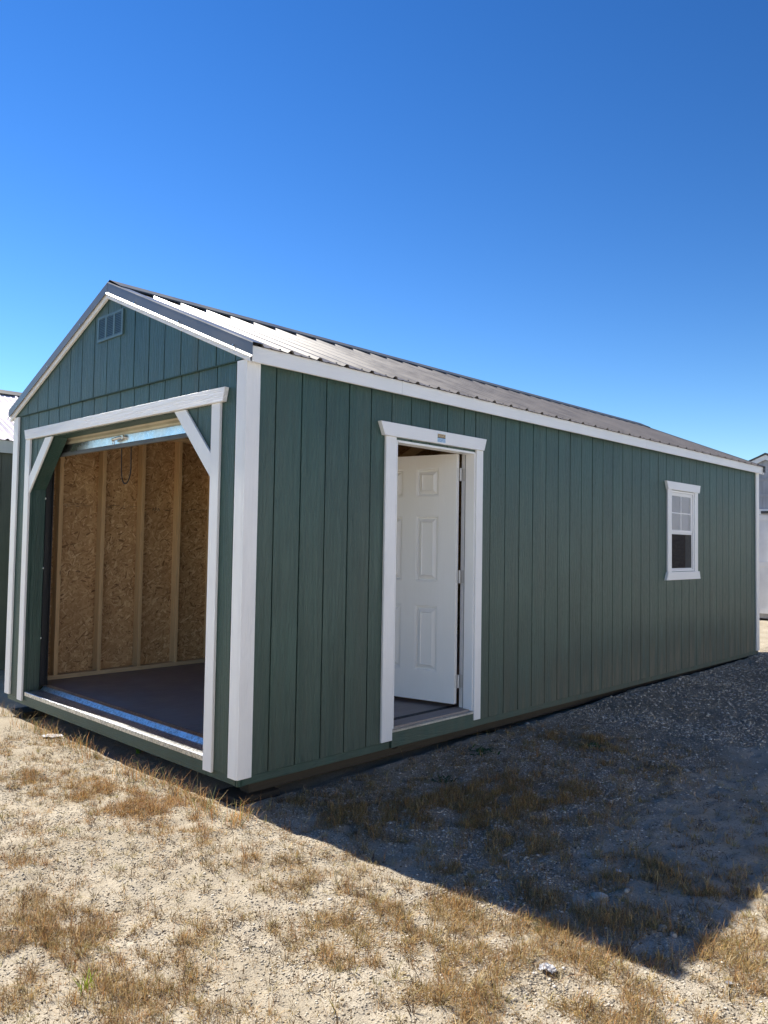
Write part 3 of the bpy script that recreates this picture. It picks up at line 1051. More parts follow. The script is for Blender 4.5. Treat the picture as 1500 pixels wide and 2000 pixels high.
# sill
m = MB().prism([(0.016, 0.109), (0.016, 0.121), (0.010, 0.1245), (-0.155, 0.133), (-0.155, 0.109)], 'y', 1.264, 2.199)
sill = m.build('door_sill', 'mill_aluminium', shed, bevel=0.001)
tooth = MB().box(0.009, 0.0175, 0, 0.0075, 0.1215, 0.1262).mesh('tread_tooth', 'mill_aluminium')
for k in range(66):
    link('tread_tooth', tooth, sill, (0, 1.268 + 0.0141 * k, 0))
MB().box(-0.20, -0.156, 1.264, 2.199, 0.12, 0.141).build('weather_strip', 'rubber_black', shed, bevel=0.002)


# --- six panel door leaf
def door_leaf(w, h, t):
    m = MB()
    xsP = [(0.155, 0.360), (0.485, 0.690)]
    zsP = [(0.23, 0.748), (0.938, 1.463), (1.618, 1.843)]
    ux = sorted({0, w, *[v for p_ in xsP for v in p_]})
    uz = sorted({0, h, *[v for p_ in zsP for v in p_]})
    loops = [(0.0, 0.0), (0.004, -0.003), (0.010, -0.003), (0.015, -0.018), (0.021, -0.018), (0.052, 0.001), (0.058, -0.004)]
    for side in (0, 1):
        yf = 0.0 if side == 0 else t
        sg = -1 if side == 0 else 1

        def P(u, v, d):
            return (u, yf + sg * d, v)
        for a, b in zip(ux[:-1], ux[1:]):
            for c, d in zip(uz[:-1], uz[1:]):
                if any(a >= p_[0] - 1e-6 and b <= p_[1] + 1e-6 for p_ in xsP) and any(c >= p_[0] - 1e-6 and d <= p_[1] + 1e-6 for p_ in zsP):
                    rings = []
                    for ins, dep in loops:
                        rings.append([P(a + ins, c + ins, dep), P(b - ins, c + ins, dep), P(b - ins, d - ins, dep), P(a + ins, d - ins, dep)])
                    for r0, r1 in zip(rings[:-1], rings[1:]):
                        for k in range(4):
                            m.face([r0[k], r0[(k + 1) % 4], r1[(k + 1) % 4], r1[k]])
                    m.face(rings[-1])
                else:
                    m.face([P(a, c, 0), P(b, c, 0), P(b, d, 0), P(a, d, 0)])
    m.face([(0, 0, 0), (0, t, 0), (0, t, h), (0, 0, h)])
    m.face([(w, 0, 0), (w, t, 0), (w, t, h), (w, 0, h)])
    m.face([(0, 0, h), (w, 0, h), (w, t, h), (0, t, h)])
    m.face([(0, 0, 0), (w, 0, 0), (w, t, 0), (0, t, 0)])
    # weld
    me_ = m.mesh('door_leaf', 'door_white')
    bm = bmesh.new(); bm.from_mesh(me_)
    bmesh.ops.remove_doubles(bm, verts=bm.verts, dist=1e-5)
    bmesh.ops.recalc_face_normals(bm, faces=bm.faces)
    bm.to_mesh(me_); bm.free()
    return me_


DH = 1.95; DT = 0.044
leaf = link('side_door', door_leaf(0.845, DH, DT), shed, Vector((-0.117, 2.100, 0.172)) - shed.location)
DANG = math.atan2(-0.203, -0.979)
# local +x runs from the hinge edge to the free edge; local -y (outer face) must point to world -y side
leaf.scale = (1, -1, 1)
leaf.rotation_euler = (0, 0, DANG)
ZH = [0.17, 0.985, 1.79]
for z in ZH:
    hm = MB()
    hm.box(-0.0025, -0.0002, 0.008, 0.042, z - 0.05, z + 0.05)
    link('hinge', hm.mesh('hinge', 'hinge_white', 0.001), leaf, (0, 0, 0))
    link('hinge_knuckle', MB().tube([(-0.012, 0.048, z - 0.051), (-0.012, 0.048, z + 0.051)], 0.0075, 10).mesh('hinge_knuckle', 'hinge_white'), leaf, (0, 0, 0))
for z in ZH:
    MB().box(-0.128, -0.092, 2.1785, 2.1808, z + 0.172 - 0.05, z + 0.172 + 0.05).build('hinge_leaf', 'hinge_white', shed, bevel=0.0008)
# knob, inside free edge
kx = 0.775
link('door_knob', MB().tube([(kx, -0.0, 0.93), (kx, -0.02, 0.93), (kx, -0.03, 0.93), (kx, -0.055, 0.93), (kx, -0.062, 0.93)], [0.03, 0.014, 0.013, 0.028, 0.015], 14).mesh('door_knob', 'nickel', 0, True), leaf, (0, 0, 0))


# sticker on the door head
def sticker_mat():
    g = G('sticker_print', rough=0.35)
    x, y, z = g.sep(g.pos())
    v = g.mapr(z, 2.160, 2.236, 0, 1, False)
    u = g.mapr(y, 1.678, 1.776, 0, 1, False)
    n = g.noise(g.vmath('MULTIPLY', g.pos(), (1, 1.6, 1)), 130, 2, 0.7)
    lines_ = g.math('GREATER_THAN', g.math('FRACT', g.math('MULTIPLY', v, 9.0)), 0.5)
    wave = g.math('GREATER_THAN', n, 0.47)
    blue = g.mix(g.math('MULTIPLY', lines_, wave), (0.45, 0.62, 0.78), (0.10, 0.20, 0.42))
    pic = g.ramp(n, [(0.35, (0.05, 0.035, 0.025)), (0.5, (0.42, 0.28, 0.12)), (0.65, (0.62, 0.48, 0.28))])
    pic = g.mix(g.math('LESS_THAN', v, 0.47), pic, (0.02, 0.03, 0.05))
    c = g.mix(g.math('GREATER_THAN', v, 0.40), blue, pic)
    c = g.mix(g.math('GREATER_THAN', v, 0.80), c, (0.75, 0.78, 0.80))
    edge = g.math('MAXIMUM', g.math('LESS_THAN', u, 0.04), g.math('GREATER_THAN', u, 0.96))
    c = g.mix(edge, c, (0.72, 0.76, 0.8))
    g.color(c)
    MATS['sticker_print'] = g.m


sticker_mat()
st = MB().box(0.0362, 0.0368, 1.678, 1.776, 2.160, 2.236).build('sticker', 'sticker_print', shed)
st['label'] = 'small printed sticker with a shed picture on the white door head'

# --- window
WY0, WY1, WZ0, WZ1 = WIN
MB().prism([(5.583, 2.150), (6.497, 2.150), (6.470, 2.062), (5.625, 2.062)], 'x', DX, 0.034).build('window_head_trim', 'trim_white_y', shed, bevel=0.0015)
MB().prism([(5.585, 1.060), (6.497, 1.060), (6.470, 1.148), (5.625, 1.148)], 'x', DX, 0.034).build('window_sill_trim', 'trim_white_y', shed, bevel=0.0015)
for y0, y1 in ((5.640, 5.738), (6.367, 6.457)):
    MB().box(DX, 0.02, y0, y1, 1.1485, 2.0615).build('window_leg_trim', 'trim_white', shed, bevel=0.0015)
win = MB()


def frame(m, x0, x1, y0, y1, z0, z1, w_):
    m.box(x0, x1, y0, y0 + w_, z0, z1)
    m.box(x0, x1, y1 - w_, y1, z0, z1)
    m.box(x0, x1, y0 + w_, y1 - w_, z0, z0 + w_)
    m.box(x0, x1, y0 + w_, y1 - w_, z1 - w_, z1)


frame(win, -0.085, 0.008, WY0 + 0.003, WY1 - 0.003, WZ0 + 0.002, WZ1 - 0.002, 0.022)
win = win.build('window', 'vinyl_white', shed, bevel=0.0015)
zm = 1.605
for nm, xa, xb in (('upper_sash', -0.026, -0.004), ('raised_sash', -0.062, -0.036)):
    m = MB()
    y0, y1 = WY0 + 0.026, WY1 - 0.026
    za = zm - 0.022 if nm == 'upper_sash' else zm - 0.03
    zb = WZ1 - 0.026 if nm == 'upper_sash' else WZ1 - 0.05
    frame(m, xa, xb, y0, y1, za, zb, 0.034)
    so = m.build(nm, 'vinyl_white', win, bevel=0.0015)
    xm = (xa + xb) / 2
    ym = (y0 + y1) / 2; zc = (za + zb) / 2
    MB().box(xm - 0.005, xm + 0.005, ym - 0.0062, ym + 0.0062, za + 0.0345, zb - 0.0345).build('muntin', 'vinyl_white', win)
    MB().box(xm - 0.0048, xm + 0.0048, y0 + 0.0345, ym - 0.0066, zc - 0.0062, zc + 0.0062).build('muntin', 'vinyl_white', win)
    MB().box(xm - 0.0048, xm + 0.0048, ym + 0.0066, y1 - 0.0345, zc - 0.0062, zc + 0.0062).build('muntin', 'vinyl_white', win)
    for a, b in ((y0 + 0.0346, ym - 0.0064), (ym + 0.0064, y1 - 0.0346)):
        for c, d in ((za + 0.0346, zc - 0.0064), (zc + 0.0064, zb - 0.0346)):
            MB().box(xm - 0.0015, xm + 0.0015, a, b, c, d).build('pane', 'window_glass', win)
m = MB(); frame(m, -0.016, -0.006, WY0 + 0.026, WY1 - 0.026, WZ0 + 0.026, zm - 0.024, 0.012)
m.build('screen_frame', 'vinyl_white', win)
MB().box(-0.0105, -0.0100, WY0 + 0.037, WY1 - 0.037, WZ0 + 0.037, zm - 0.035).build('insect_screen', 'insect_screen', win)

# --- runners and blocks under the shed
for x in (-0.16, -1.2, -2.25, -3.3):
    MB().box(x - 0.045, x + 0.045, 0.16, L - 0.03, -0.095, -0.002).build('skid', 'skid_wood', shed, bevel=0.004)
for x in (-0.16, -3.3):
    for y in (0.16, 2.7, 5.4, 8.2):
        h = float(ground_h(x, y))
        MB().box(x - 0.14, x + 0.10, y - 0.11, y + 0.2, h - 0.03, -0.0955).build('support_block', 'skid_wood', shed, bevel=0.004)


# ------------------------------------------------------------------ neighbouring sheds
def simple_shed(name, label, x0, x1, y0, y1, zb, ze, za, wallm, roofm, trimm, boards, board_w=0.2032, ridge='y', group=None):
    """gabled shed with ridge along y"""
    xc = (x0 + x1) / 2
    t = thing(name, label, 'shed', (xc, (y0 + y1) / 2, zb - 0.08))
    pit = (za - ze) / ((x1 - x0) / 2)
    wl = MB()
    wl.box(x0 + 0.01, x1 - 0.01, y0 + 0.01, y1 - 0.01, zb, ze)
    wl.prism([(x0 + 0.01, ze), (x1 - 0.01, ze), (xc, za - 0.02)], 'y', y0 + 0.01, y1 - 0.01)
    wall_ = wl.build('wall', wallm, t)
    if 'right' in boards:
        n = int((y1 - y0) / board_w)
        for k in range(n):
            a = y0 + k * board_w
            if a < y0 + 3.0:
                MB().box(x1 - 0.0098, x1, a + 0.004, a + board_w - 0.004, zb + 0.05, ze).build('siding_board', wallm, wall_)
    if 'front' in boards:
        n = int(math.ceil((x1 - x0) / board_w))
        for k in range(n):
            a = x0 + k * board_w; b = min(a + board_w, x1)
            poly = [(a + 0.004, zb + 0.05), (b - 0.004, zb + 0.05), (b - 0.004, za + 1), (a + 0.004, za + 1)]
            poly = clip(poly, pit, 1.0, pit * xc + za - 0.02)
            poly = clip(poly, -pit, 1.0, -pit * xc + za - 0.02)
            if area(poly) > 1e-4:
                MB().prism(poly, 'y', y0, y0 + 0.0098).build('siding_board', wallm, wall_)
    MB().box(x0 + 0.005, x1 - 0.004, y0 + 0.004, y1, zb - 0.05, zb + 0.046).build('skirt_board', wallm, t)
    for x in (x0 + 0.2, x1 - 0.2):
        MB().box(x - 0.05, x + 0.05, y0 + 0.1, y1 - 0.1, zb - 0.19, zb - 0.051).build('skid', 'skid_wood', t)
    # corner boards
    for xa, xb in ((x0 - 0.015, x0 + 0.08), (x1 - 0.08, x1 + 0.015)):
        MB().box(xa, xb, y0 - 0.015, y0 - 0.001, zb, ze).build('corner_trim', trimm, t)
    MB().box(x1 + 0.001, x1 + 0.015, y0 - 0.0005, y0 + 0.085, zb, ze - 0.02).build('corner_trim', trimm, t)
    # roof
    ov = 0.08
    for s in (1, -1):
        hw = (x1 - x0) / 2
        th_ = math.atan(pit)
        sl = (hw + ov) / math.cos(th_)
        wdt = rib * 4
        pm = sheet_mesh('roof_panel', roofm, wdt, sl)
        n = int(math.ceil((y1 - y0 + 0.1) / wdt))
        for k in range(n):
            o = link('roof_panel', pm, t)
            ya = y0 - 0.05 + k * wdt
            o.location = Vector((xc, ya if s == 1 else ya + wdt, za + 0.03)) - t.location
            o.rotation_euler = (0, th_, 0 if s == 1 else math.pi)
        yend = y0 - 0.05 + n * wdt

        def q(x, dz, y):
            return (xc + s * x, y, za - pit * x + dz)
        MB().hexa([q(0, -0.08, y0 - 0.05), q(hw + 0.06, -0.08, y0 - 0.05), q(hw + 0.06, -0.08, y0 - 0.03), q(0, -0.08, y0 - 0.03),
                   q(0, 0.015, y0 - 0.05), q(hw + 0.06, 0.015, y0 - 0.05), q(hw + 0.06, 0.015, y0 - 0.03), q(0, 0.015, y0 - 0.03)]).build('rake_board', trimm, t)
        MB().hexa([q(0, 0.016, y0 - 0.065), q(hw + 0.08, 0.016, y0 - 0.065), q(hw + 0.08, 0.016, y0 + 0.03), q(0, 0.016, y0 + 0.03),
                   q(0, 0.052, y0 - 0.065), q(hw + 0.08, 0.052, y0 - 0.065), q(hw + 0.08, 0.052, y0 + 0.03), q(0, 0.052, y0 + 0.03)]).build('rake_trim', 'dark_roof', t)
        MB().hexa([q(0, 0.052, y0 - 0.05), q(0.14, 0.046, y0 - 0.05), q(0.14, 0.046, yend), q(0, 0.052, yend),
                   q(0, 0.062, y0 - 0.05), q(0.14, 0.056, y0 - 0.05), q(0.14, 0.056, yend), q(0, 0.062, yend)]).build('ridge_cap', 'dark_roof', t)
        # fascia
        xf = xc + s * (hw + 0.055)
        MB().box(min(xf, xf - s * 0.018), max(xf, xf - s * 0.018), y0 - 0.028, y1 + 0.03, ze - 0.15, ze - pit * 0.06 + 0.018).build('fascia', trimm, t)
    return t


paint('trim_cream', (0.62, 0.63, 0.58), 'y', 0.5, var=0.03, bump=0.2)
simple_shed('storage_shed', 'olive green shed with metal roof coloured pale for sun glare left of the dark green shed', -8.9, -5.5, 0.02, 8.0, -0.03, 2.515, 3.33, 'siding_olive', 'glare_roof_metal', 'trim_cream', ('right',))
grey = simple_shed('storage_shed', 'light grey gabled shed with white double doors beyond the far end of the green shed', -3.35, 0.05, 14.0, 20.0, 0.09, 2.62, 3.32, 'siding_grey', 'dark_roof', 'siding_white', ('front',))
# white double doors of the grey shed
for x0, x1 in ((-1.98, -1.50), (-1.47, -0.62)):
    d = MB().box(x0, x1, 13.95, 13.985, 0.14, 2.12).build('door', 'siding_white', grey)
    m = MB()
    frame(m, 0, 0, 0, 0, 0, 0, 0)
    m = MB()
    w_ = 0.10
    m.box(x0, x0 + w_, 13.932, 13.9495, 0.14, 2.12); m.box(x1 - w_, x1, 13.932, 13.9495, 0.14, 2.12)
    for z in (0.14, 1.08, 2.02):
        m.box(x0 + w_, x1 - w_, 13.932, 13.9495, z, z + w_)
    m.build('door_frame', 'siding_white', d)
    MB().box(x1 - 0.01, x1 + 0.02, 13.945, 13.952, 0.14, 2.12).build('door_gap', 'rubber_black', d)
MB().box(-2.1, -0.5, 13.93, 13.985, 2.13, 2.24).build('door_head_trim', 'siding_white', grey)
MB().box(-1.72, -0.7, 13.90, 13.93, 2.145, 2.20).build('door_track', 'dark_roof', grey)
for z in (2.50, 2.82):
    MB().box(-3.2, -0.1, 13.985, 13.9995, z, z + 0.05).build('band_board', 'dark_roof' if False else 'siding_grey', grey)
simple_shed('storage_shed', 'unseen white board sided shed right of the grey shed, added for the window to reflect', 1.3, 5.0, 14.3, 20.3, 0.09, 2.62, 3.4, 'siding_white', 'dark_roof', 'siding_white', ('front',))  # out of view, added to give the window glass a pale wall to reflect


for yy0, yy1, lab in ((-6.0, 0.8, 'added unseen white shed across the aisle for bounce light, nearest the camera'), (2.0, 11.0, 'added unseen white shed across the aisle for bounce light, facing the side door')):
    simple_shed('storage_shed', lab, 7.4, 10.8, yy0, yy1, -0.03, 2.55, 3.3, 'siding_white', 'dark_roof', 'siding_white', ())  # both out of view, added to bounce sunlight into the shaded side


# ------------------------------------------------------------------ dry grass, gravel, stones
def pix(px, py, z=-0.11):
    d = cf + cr * ((px - 750) / 1522.85) - cu * ((py - 1000) / 1522.85)
    t = (z - 1.4) / d.z
    return (3.71385 + t * d.x, -2.68564 + t * d.y)


# patches of turf: centre x, y (metres), radius along x, along y, strength, rust tint
PATCH = [(-0.72, -0.50, 0.50, 0.17, 1.0, 0.85), (-0.30, -0.34, 0.32, 0.13, 1.2, 1.0), (-1.25, -0.55, 0.5, 0.16, 0.7, 0.5),
         (0.10, -0.15, 0.16, 0.12, 0.6, 0.7), (0.30, -0.05, 0.2, 0.1, 0.6, 0.6),
         (0.86, -1.42, 0.38, 0.22, 1.15, 0.45), (0.45, -1.42, 0.3, 0.25, 0.9, 0.4), (1.3, -1.35, 0.25, 0.15, 0.8, 0.4), (0.0, -1.3, 0.2, 0.15, 0.6, 0.8),
         (1.02, -1.0, 0.15, 0.12, 0.7, 0.3), (1.25, -0.62, 0.2, 0.12, 0.35, 0.2),
         (2.0, -0.42, 0.55, 0.2, 1.0, 0.3), (2.4, -0.12, 0.42, 0.2, 1.4, 0.3), (2.66, 0.30, 0.12, 0.35, 1.2, 0.25), (2.75, 0.8, 0.12, 0.5, 0.9, 0.2),
         (1.9, -0.05, 0.35, 0.09, 0.8, 0.35), (1.3, -0.05, 0.3, 0.1, 0.45, 0.35), (1.6, -0.75, 0.3, 0.12, 0.5, 0.4), (2.2, -0.6, 0.4, 0.2, 0.9, 0.3), (1.55, -0.25, 0.4, 0.14, 0.7, 0.3), (0.75, -0.35, 0.35, 0.12, 0.45, 0.4), (1.2, -1.15, 0.4, 0.16, 0.5, 0.35),
         (1.10, 1.42, 0.34, 0.26, 1.5, 0.25), (0.82, 0.82, 0.32, 0.26, 1.3, 0.15), (0.25, 0.33, 0.2, 0.12, 0.9, 0.2), (0.62, 0.38, 0.26, 0.14, 1.3, 0.15), (1.0, 1.15, 0.3, 0.25, 1.3, 0.2), (1.3, 0.44, 0.28, 0.14, 1.2, 0.1), (1.36, 0.70, 0.25, 0.12, 0.9, 0.1), (1.75, 0.55, 0.2, 0.14, 0.7, 0.1),
         (2.05, 0.80, 0.22, 0.16, 0.9, 0.15), (2.3, 0.35, 0.16, 0.14, 0.9, 0.15), (2.0, 0.25, 0.25, 0.1, 0.8, 0.15), (2.42, 0.85, 0.12, 0.14, 0.7, 0.15), (0.7, 2.7, 0.35, 0.35, 0.55, 0.15), (0.95, 2.2, 0.2, 0.15, 0.7, 0.3),
         (0.5, 5.2, 0.3, 0.9, 0.4, 0.2), (1.1, 0.35, 0.3, 0.1, 0.6, 0.1), (1.5, 0.2, 0.25, 0.1, 0.6, 0.15)]


def dens(x, y):
    d = np.zeros_like(x); tnt = np.zeros_like(x)
    for cx, cy, rx, ry, s, ti in PATCH:
        w_ = s * np.exp(-(((x - cx) / rx) ** 2 + ((y - cy) / ry) ** 2))
        d = d + w_; tnt = tnt + w_ * ti
    tnt = tnt / np.maximum(d, 1e-6)
    n = fbm(x, y, 5.0, 71, 3)
    n2 = fbm(x, y, 11.0, 77, 2)
    base = 0.26 * sstep(n2, 0.45, 0.70)
    d = d * sstep(n, 0.30, 0.60) * sstep(n2, 0.22, 0.62) * 1.5 + base
    track = np.exp(-(((x - (1.88 - 0.02 * (y - 1.5))) / 0.30) ** 2)) * sstep(y, 1.0, 2.0)
    bare = np.exp(-(((x - 0.45) / 0.55) ** 2 + ((y + 0.95) / 0.16) ** 2)) + np.exp(-(((x - 1.55) / 0.5) ** 2 + ((y + 0.95) / 0.2) ** 2)) * 0.7
    return d * (1 - 0.85 * track) * (1 - 0.8 * np.clip(bare, 0, 1)), tnt


def outside(x, y):
    return ~((x > -W - 0.02) & (x < 0.03) & (y > -0.02) & (y < L))


def scatter(n, fn, box):
    xs_, ys_ = [], []
    tot = 0
    while tot < n:
        k = n * 3
        x = rng.uniform(box[0], box[1], k); y = rng.uniform(box[2], box[3], k)
        keep = (rng.uniform(0, 1, k) < fn(x, y)) & outside(x, y)
        xs_.append(x[keep]); ys_.append(y[keep]); tot += keep.sum()
    return np.concatenate(xs_)[:n], np.concatenate(ys_)[:n]


def blades(bx, by, length, width, az, tilt, curl, col, name, mat, parent=None):
    """curved two-segment blades, one mesh"""
    n = len(bx)
    bz = ground_h(bx, by) - 0.004
    base = np.stack([bx, by, bz], 1)
    d = np.stack([np.cos(az), np.sin(az), np.zeros(n)], 1)
    side = np.stack([-np.sin(az + rng.normal(0, 0.6, n)), np.cos(az + rng.normal(0, 0.6, n)), np.zeros(n)], 1)
    t1 = tilt; t2 = np.clip(tilt + curl, 0, 1.75)
    up = np.array([0, 0, 1.0])
    p1 = base + (d * np.sin(t1)[:, None] + up * np.cos(t1)[:, None]) * (length * 0.5)[:, None]
    p2 = p1 + (d * np.sin(t2)[:, None] + up * np.cos(t2)[:, None]) * (length * 0.5)[:, None]
    p2[:, 2] = np.maximum(p2[:, 2], ground_h(p2[:, 0], p2[:, 1]) + 0.002)
    w_ = (width * 0.5)[:, None]
    V = np.stack([base - side * w_, base + side * w_, p1 + side * w_ * 0.8, p1 - side * w_ * 0.8, p2], 1).reshape(-1, 3)
    i = np.arange(n)[:, None] * 5
    quads = (i + np.array([[0, 1, 2, 3]]))
    tris = (i + np.array([[3, 2, 4]]))
    me_ = bpy.data.meshes.new(name)
    me_.vertices.add(len(V)); me_.vertices.foreach_set('co', V.astype(np.float32).ravel())
    li = np.concatenate([quads, tris], 1).ravel()
    me_.loops.add(len(li)); me_.loops.foreach_set('vertex_index', li.astype(np.int32))
    me_.polygons.add(2 * n)
    ls = np.stack([np.arange(n) * 7, np.arange(n) * 7 + 4], 1).ravel()
    me_.polygons.foreach_set('loop_start', ls.astype(np.int32))
    ca = me_.attributes.new('tint', 'FLOAT_COLOR', 'POINT')
    C4 = np.concatenate([np.repeat(col, 5, 0), np.ones((n * 5, 1))], 1)
    ca.data.foreach_set('color', C4.astype(np.float32).ravel())
    me_.update(); me_.validate()
    me_.materials.append(mat)
    return link(name, me_, parent)


def blade_mat(name):
    g = G(name, rough=0.55, spec=0.3)
    c = g.n('Attribute', attribute_name='tint').outputs['Color']
    n = g.noise(g.pos(), 60, 2)
    c = g.mix(g.math('MULTIPLY', g.mapr(n, 0.35, 0.7), 0.3), c, (0.16, 0.10, 0.05))
    df = g.n('BsdfDiffuse'); tl = g.n('BsdfTranslucent'); mx = g.n('MixShader')
    g.l(c, g.b.inputs['Base Color']); g.l(c, tl.inputs[0])
    mx.inputs[0].default_value = 0.28
    g.l(g.b.outputs[0], mx.inputs[1]); g.l(tl.outputs[0], mx.inputs[2])
    g.l(mx.outputs[0], g.out.inputs[0])
    return g.m


BM = blade_mat('dry_blade')
STRAW = np.array([(0.70, 0.53, 0.24), (0.60, 0.43, 0.17), (0.80, 0.66, 0.37), (0.48, 0.32, 0.13), (0.34, 0.31, 0.10), (0.22, 0.15, 0.08)])
RUST = np.array([(0.70, 0.38, 0.13), (0.62, 0.31, 0.11), (0.76, 0.50, 0.20), (0.44, 0.22, 0.09), (0.66, 0.46, 0.18), (0.28, 0.15, 0.07)])


def grass(ntuft, per, box, lmin, lmax, name, seed_tilt=(0.15, 1.25), flat=False):
    tx, ty = scatter(ntuft, lambda x, y: np.clip(dens(x, y)[0] * 0.8, 0, 0.7), box)
    k = rng.integers(per[0], per[1], ntuft)
    idx = np.repeat(np.arange(ntuft), k)
    n = len(idx)
    tr = rng.uniform(0.006, 0.03, ntuft)[idx]
    ang = rng.uniform(0, 2 * np.pi, n)
    bx = tx[idx] + np.cos(ang) * tr * rng.uniform(0, 1, n); by = ty[idx] + np.sin(ang) * tr * rng.uniform(0, 1, n)
    ok = outside(bx, by)
    dd, tn = dens(bx, by)
    L0 = (rng.uniform(lmin, lmax, ntuft)[idx]) * rng.uniform(0.3, 1.35, n) * (0.75 + 0.5 * np.clip(dd, 0, 1))
    tilt = rng.uniform(*seed_tilt, n)
    az = ang + rng.normal(0, 1.1, n)
    pal = rng.integers(0, 6, n)
    tm = (rng.uniform(0, 1, ntuft)[idx] < tn)[:, None]
    col = np.where(tm, RUST[pal], STRAW[pal] * np.array([[0.92, 0.84, 0.74]])) * rng.uniform(0.4, 1.0, (n, 1))
    wd = rng.uniform(0.0008, 0.0019, n) * (0.8 + 0.1 * np.sqrt((bx - 3.7) ** 2 + (by + 2.7) ** 2))
    sel = ok
    return blades(bx[sel], by[sel], L0[sel], wd[sel], az[sel], tilt[sel], rng.uniform(-0.3, 1.1, sel.sum()), col[sel], name, BM)


BOX = (-3.2, 3.4, -2.0, 7.5)
o = grass(24000, (4, 13), (-2.6, 3.2, -1.9, 3.2), 0.016, 0.058, 'dry_grass')
tag(o, 'short dry straw coloured grass tufts growing in the sand', 'grass'); o['kind'] = 'stuff'
o = grass(4200, (3, 8), (-2.6, 3.2, -1.9, 4.5), 0.03, 0.11, 'grass_litter', (1.15, 1.5))
tag(o, 'flattened dead grass lying on the ground', 'grass'); o['kind'] = 'stuff'


def star_tufts(n, box):
    tx, ty = scatter(n, lambda x, y: np.clip(0.25 + 0.5 * dens(x, y)[0], 0, 1) * (1 - 0.5 * gravel_mask(x, y)), box)
    k = rng.integers(6, 22, n); idx = np.repeat(np.arange(n), k); N = len(idx)
    ang = rng.uniform(0, 6.283, N)
    bx = tx[idx] + np.cos(ang) * 0.006; by = ty[idx] + np.sin(ang) * 0.006
    ok = outside(bx, by)
    Lt = rng.uniform(0.018, 0.062, n)[idx] * rng.uniform(0.5, 1.2, N)
    pick = rng.integers(0, 5, n)[idx]
    pals = np.array([(0.55, 0.42, 0.19), (0.40, 0.34, 0.12), (0.33, 0.22, 0.11), (0.16, 0.11, 0.07), (0.60, 0.50, 0.28)])
    col = pals[pick] * rng.uniform(0.4, 1.05, (N, 1))
    lean = rng.uniform(0, 6.283, n)[idx]
    az = ang + 0.35 * np.sin(lean - ang)
    return blades(bx[ok], by[ok], Lt[ok], rng.uniform(0.0016, 0.0034, N)[ok], az[ok], rng.uniform(0.35, 1.3, N)[ok], rng.uniform(0.0, 0.5, N)[ok], col[ok], 'grass_tufts', BM)


o = star_tufts(4600, (-2.6, 3.2, -1.9, 2.6))
tag(o, 'small spiky dead grass tufts dotted over the sandy ground', 'grass'); o['kind'] = 'stuff'


# fine upright weed stalks
def stalks(n, box, lo, hi):
    tx, ty = scatter(n, lambda x, y: np.clip(dens(x, y)[0] * 0.9, 0, 1), box)
    k = rng.integers(2, 5, n); idx = np.repeat(np.arange(n), k); N = len(idx)
    bx = tx[idx] + rng.normal(0, 0.008, N); by = ty[idx] + rng.normal(0, 0.008, N)
    ok = outside(bx, by); bx = bx[ok]; by = by[ok]; N = len(bx)
    col = RUST[rng.integers(0, 6, N)] * rng.uniform(0.5, 0.95, (N, 1))
    return blades(bx, by, rng.uniform(lo, hi, N), rng.uniform(0.0012, 0.002, N), rng.uniform(0, 6.28, N), rng.uniform(0.05, 0.5, N), rng.uniform(0, 0.5, N), col, 'dry_stalks', BM)


o = stalks(2200, (-2.4, 3.2, -1.9, 3.0), 0.025, 0.10)
tag(o, 'thin upright brown weed stalks among the grass', 'weeds'); o['kind'] = 'stuff'

# taller fringe of weeds along the front sill and the near corner
N = 1700
fx = rng.uniform(-3.3, 0.25, N); fy = rng.normal(-0.10, 0.055, N)
fx2 = rng.normal(0.06, 0.11, 420); fy2 = rng.normal(-0.13, 0.06, 420)
fx = np.concatenate([fx, fx2]); fy = np.concatenate([fy, fy2])
keep = (fbm(fx, fy, 3.0, 91) > 0.42) & outside(fx, fy); fx = fx[keep]; fy = fy[keep]; N = len(fx)
col = np.where(rng.uniform(0, 1, (N, 1)) < 0.25, np.array([[0.20, 0.24, 0.06]]), RUST[rng.integers(0, 6, N)]) * rng.uniform(0.7, 1.2, (N, 1))
o = blades(fx, fy, rng.uniform(0.04, 0.19, N), rng.uniform(0.0016, 0.003, N), rng.uniform(0, 6.28, N), rng.uniform(0.1, 0.8, N), rng.uniform(0.1, 1.0, N), col, 'sill_weeds', BM)
tag(o, 'straggly weeds fringing the sill and near corner of the green shed', 'weeds'); o['kind'] = 'stuff'


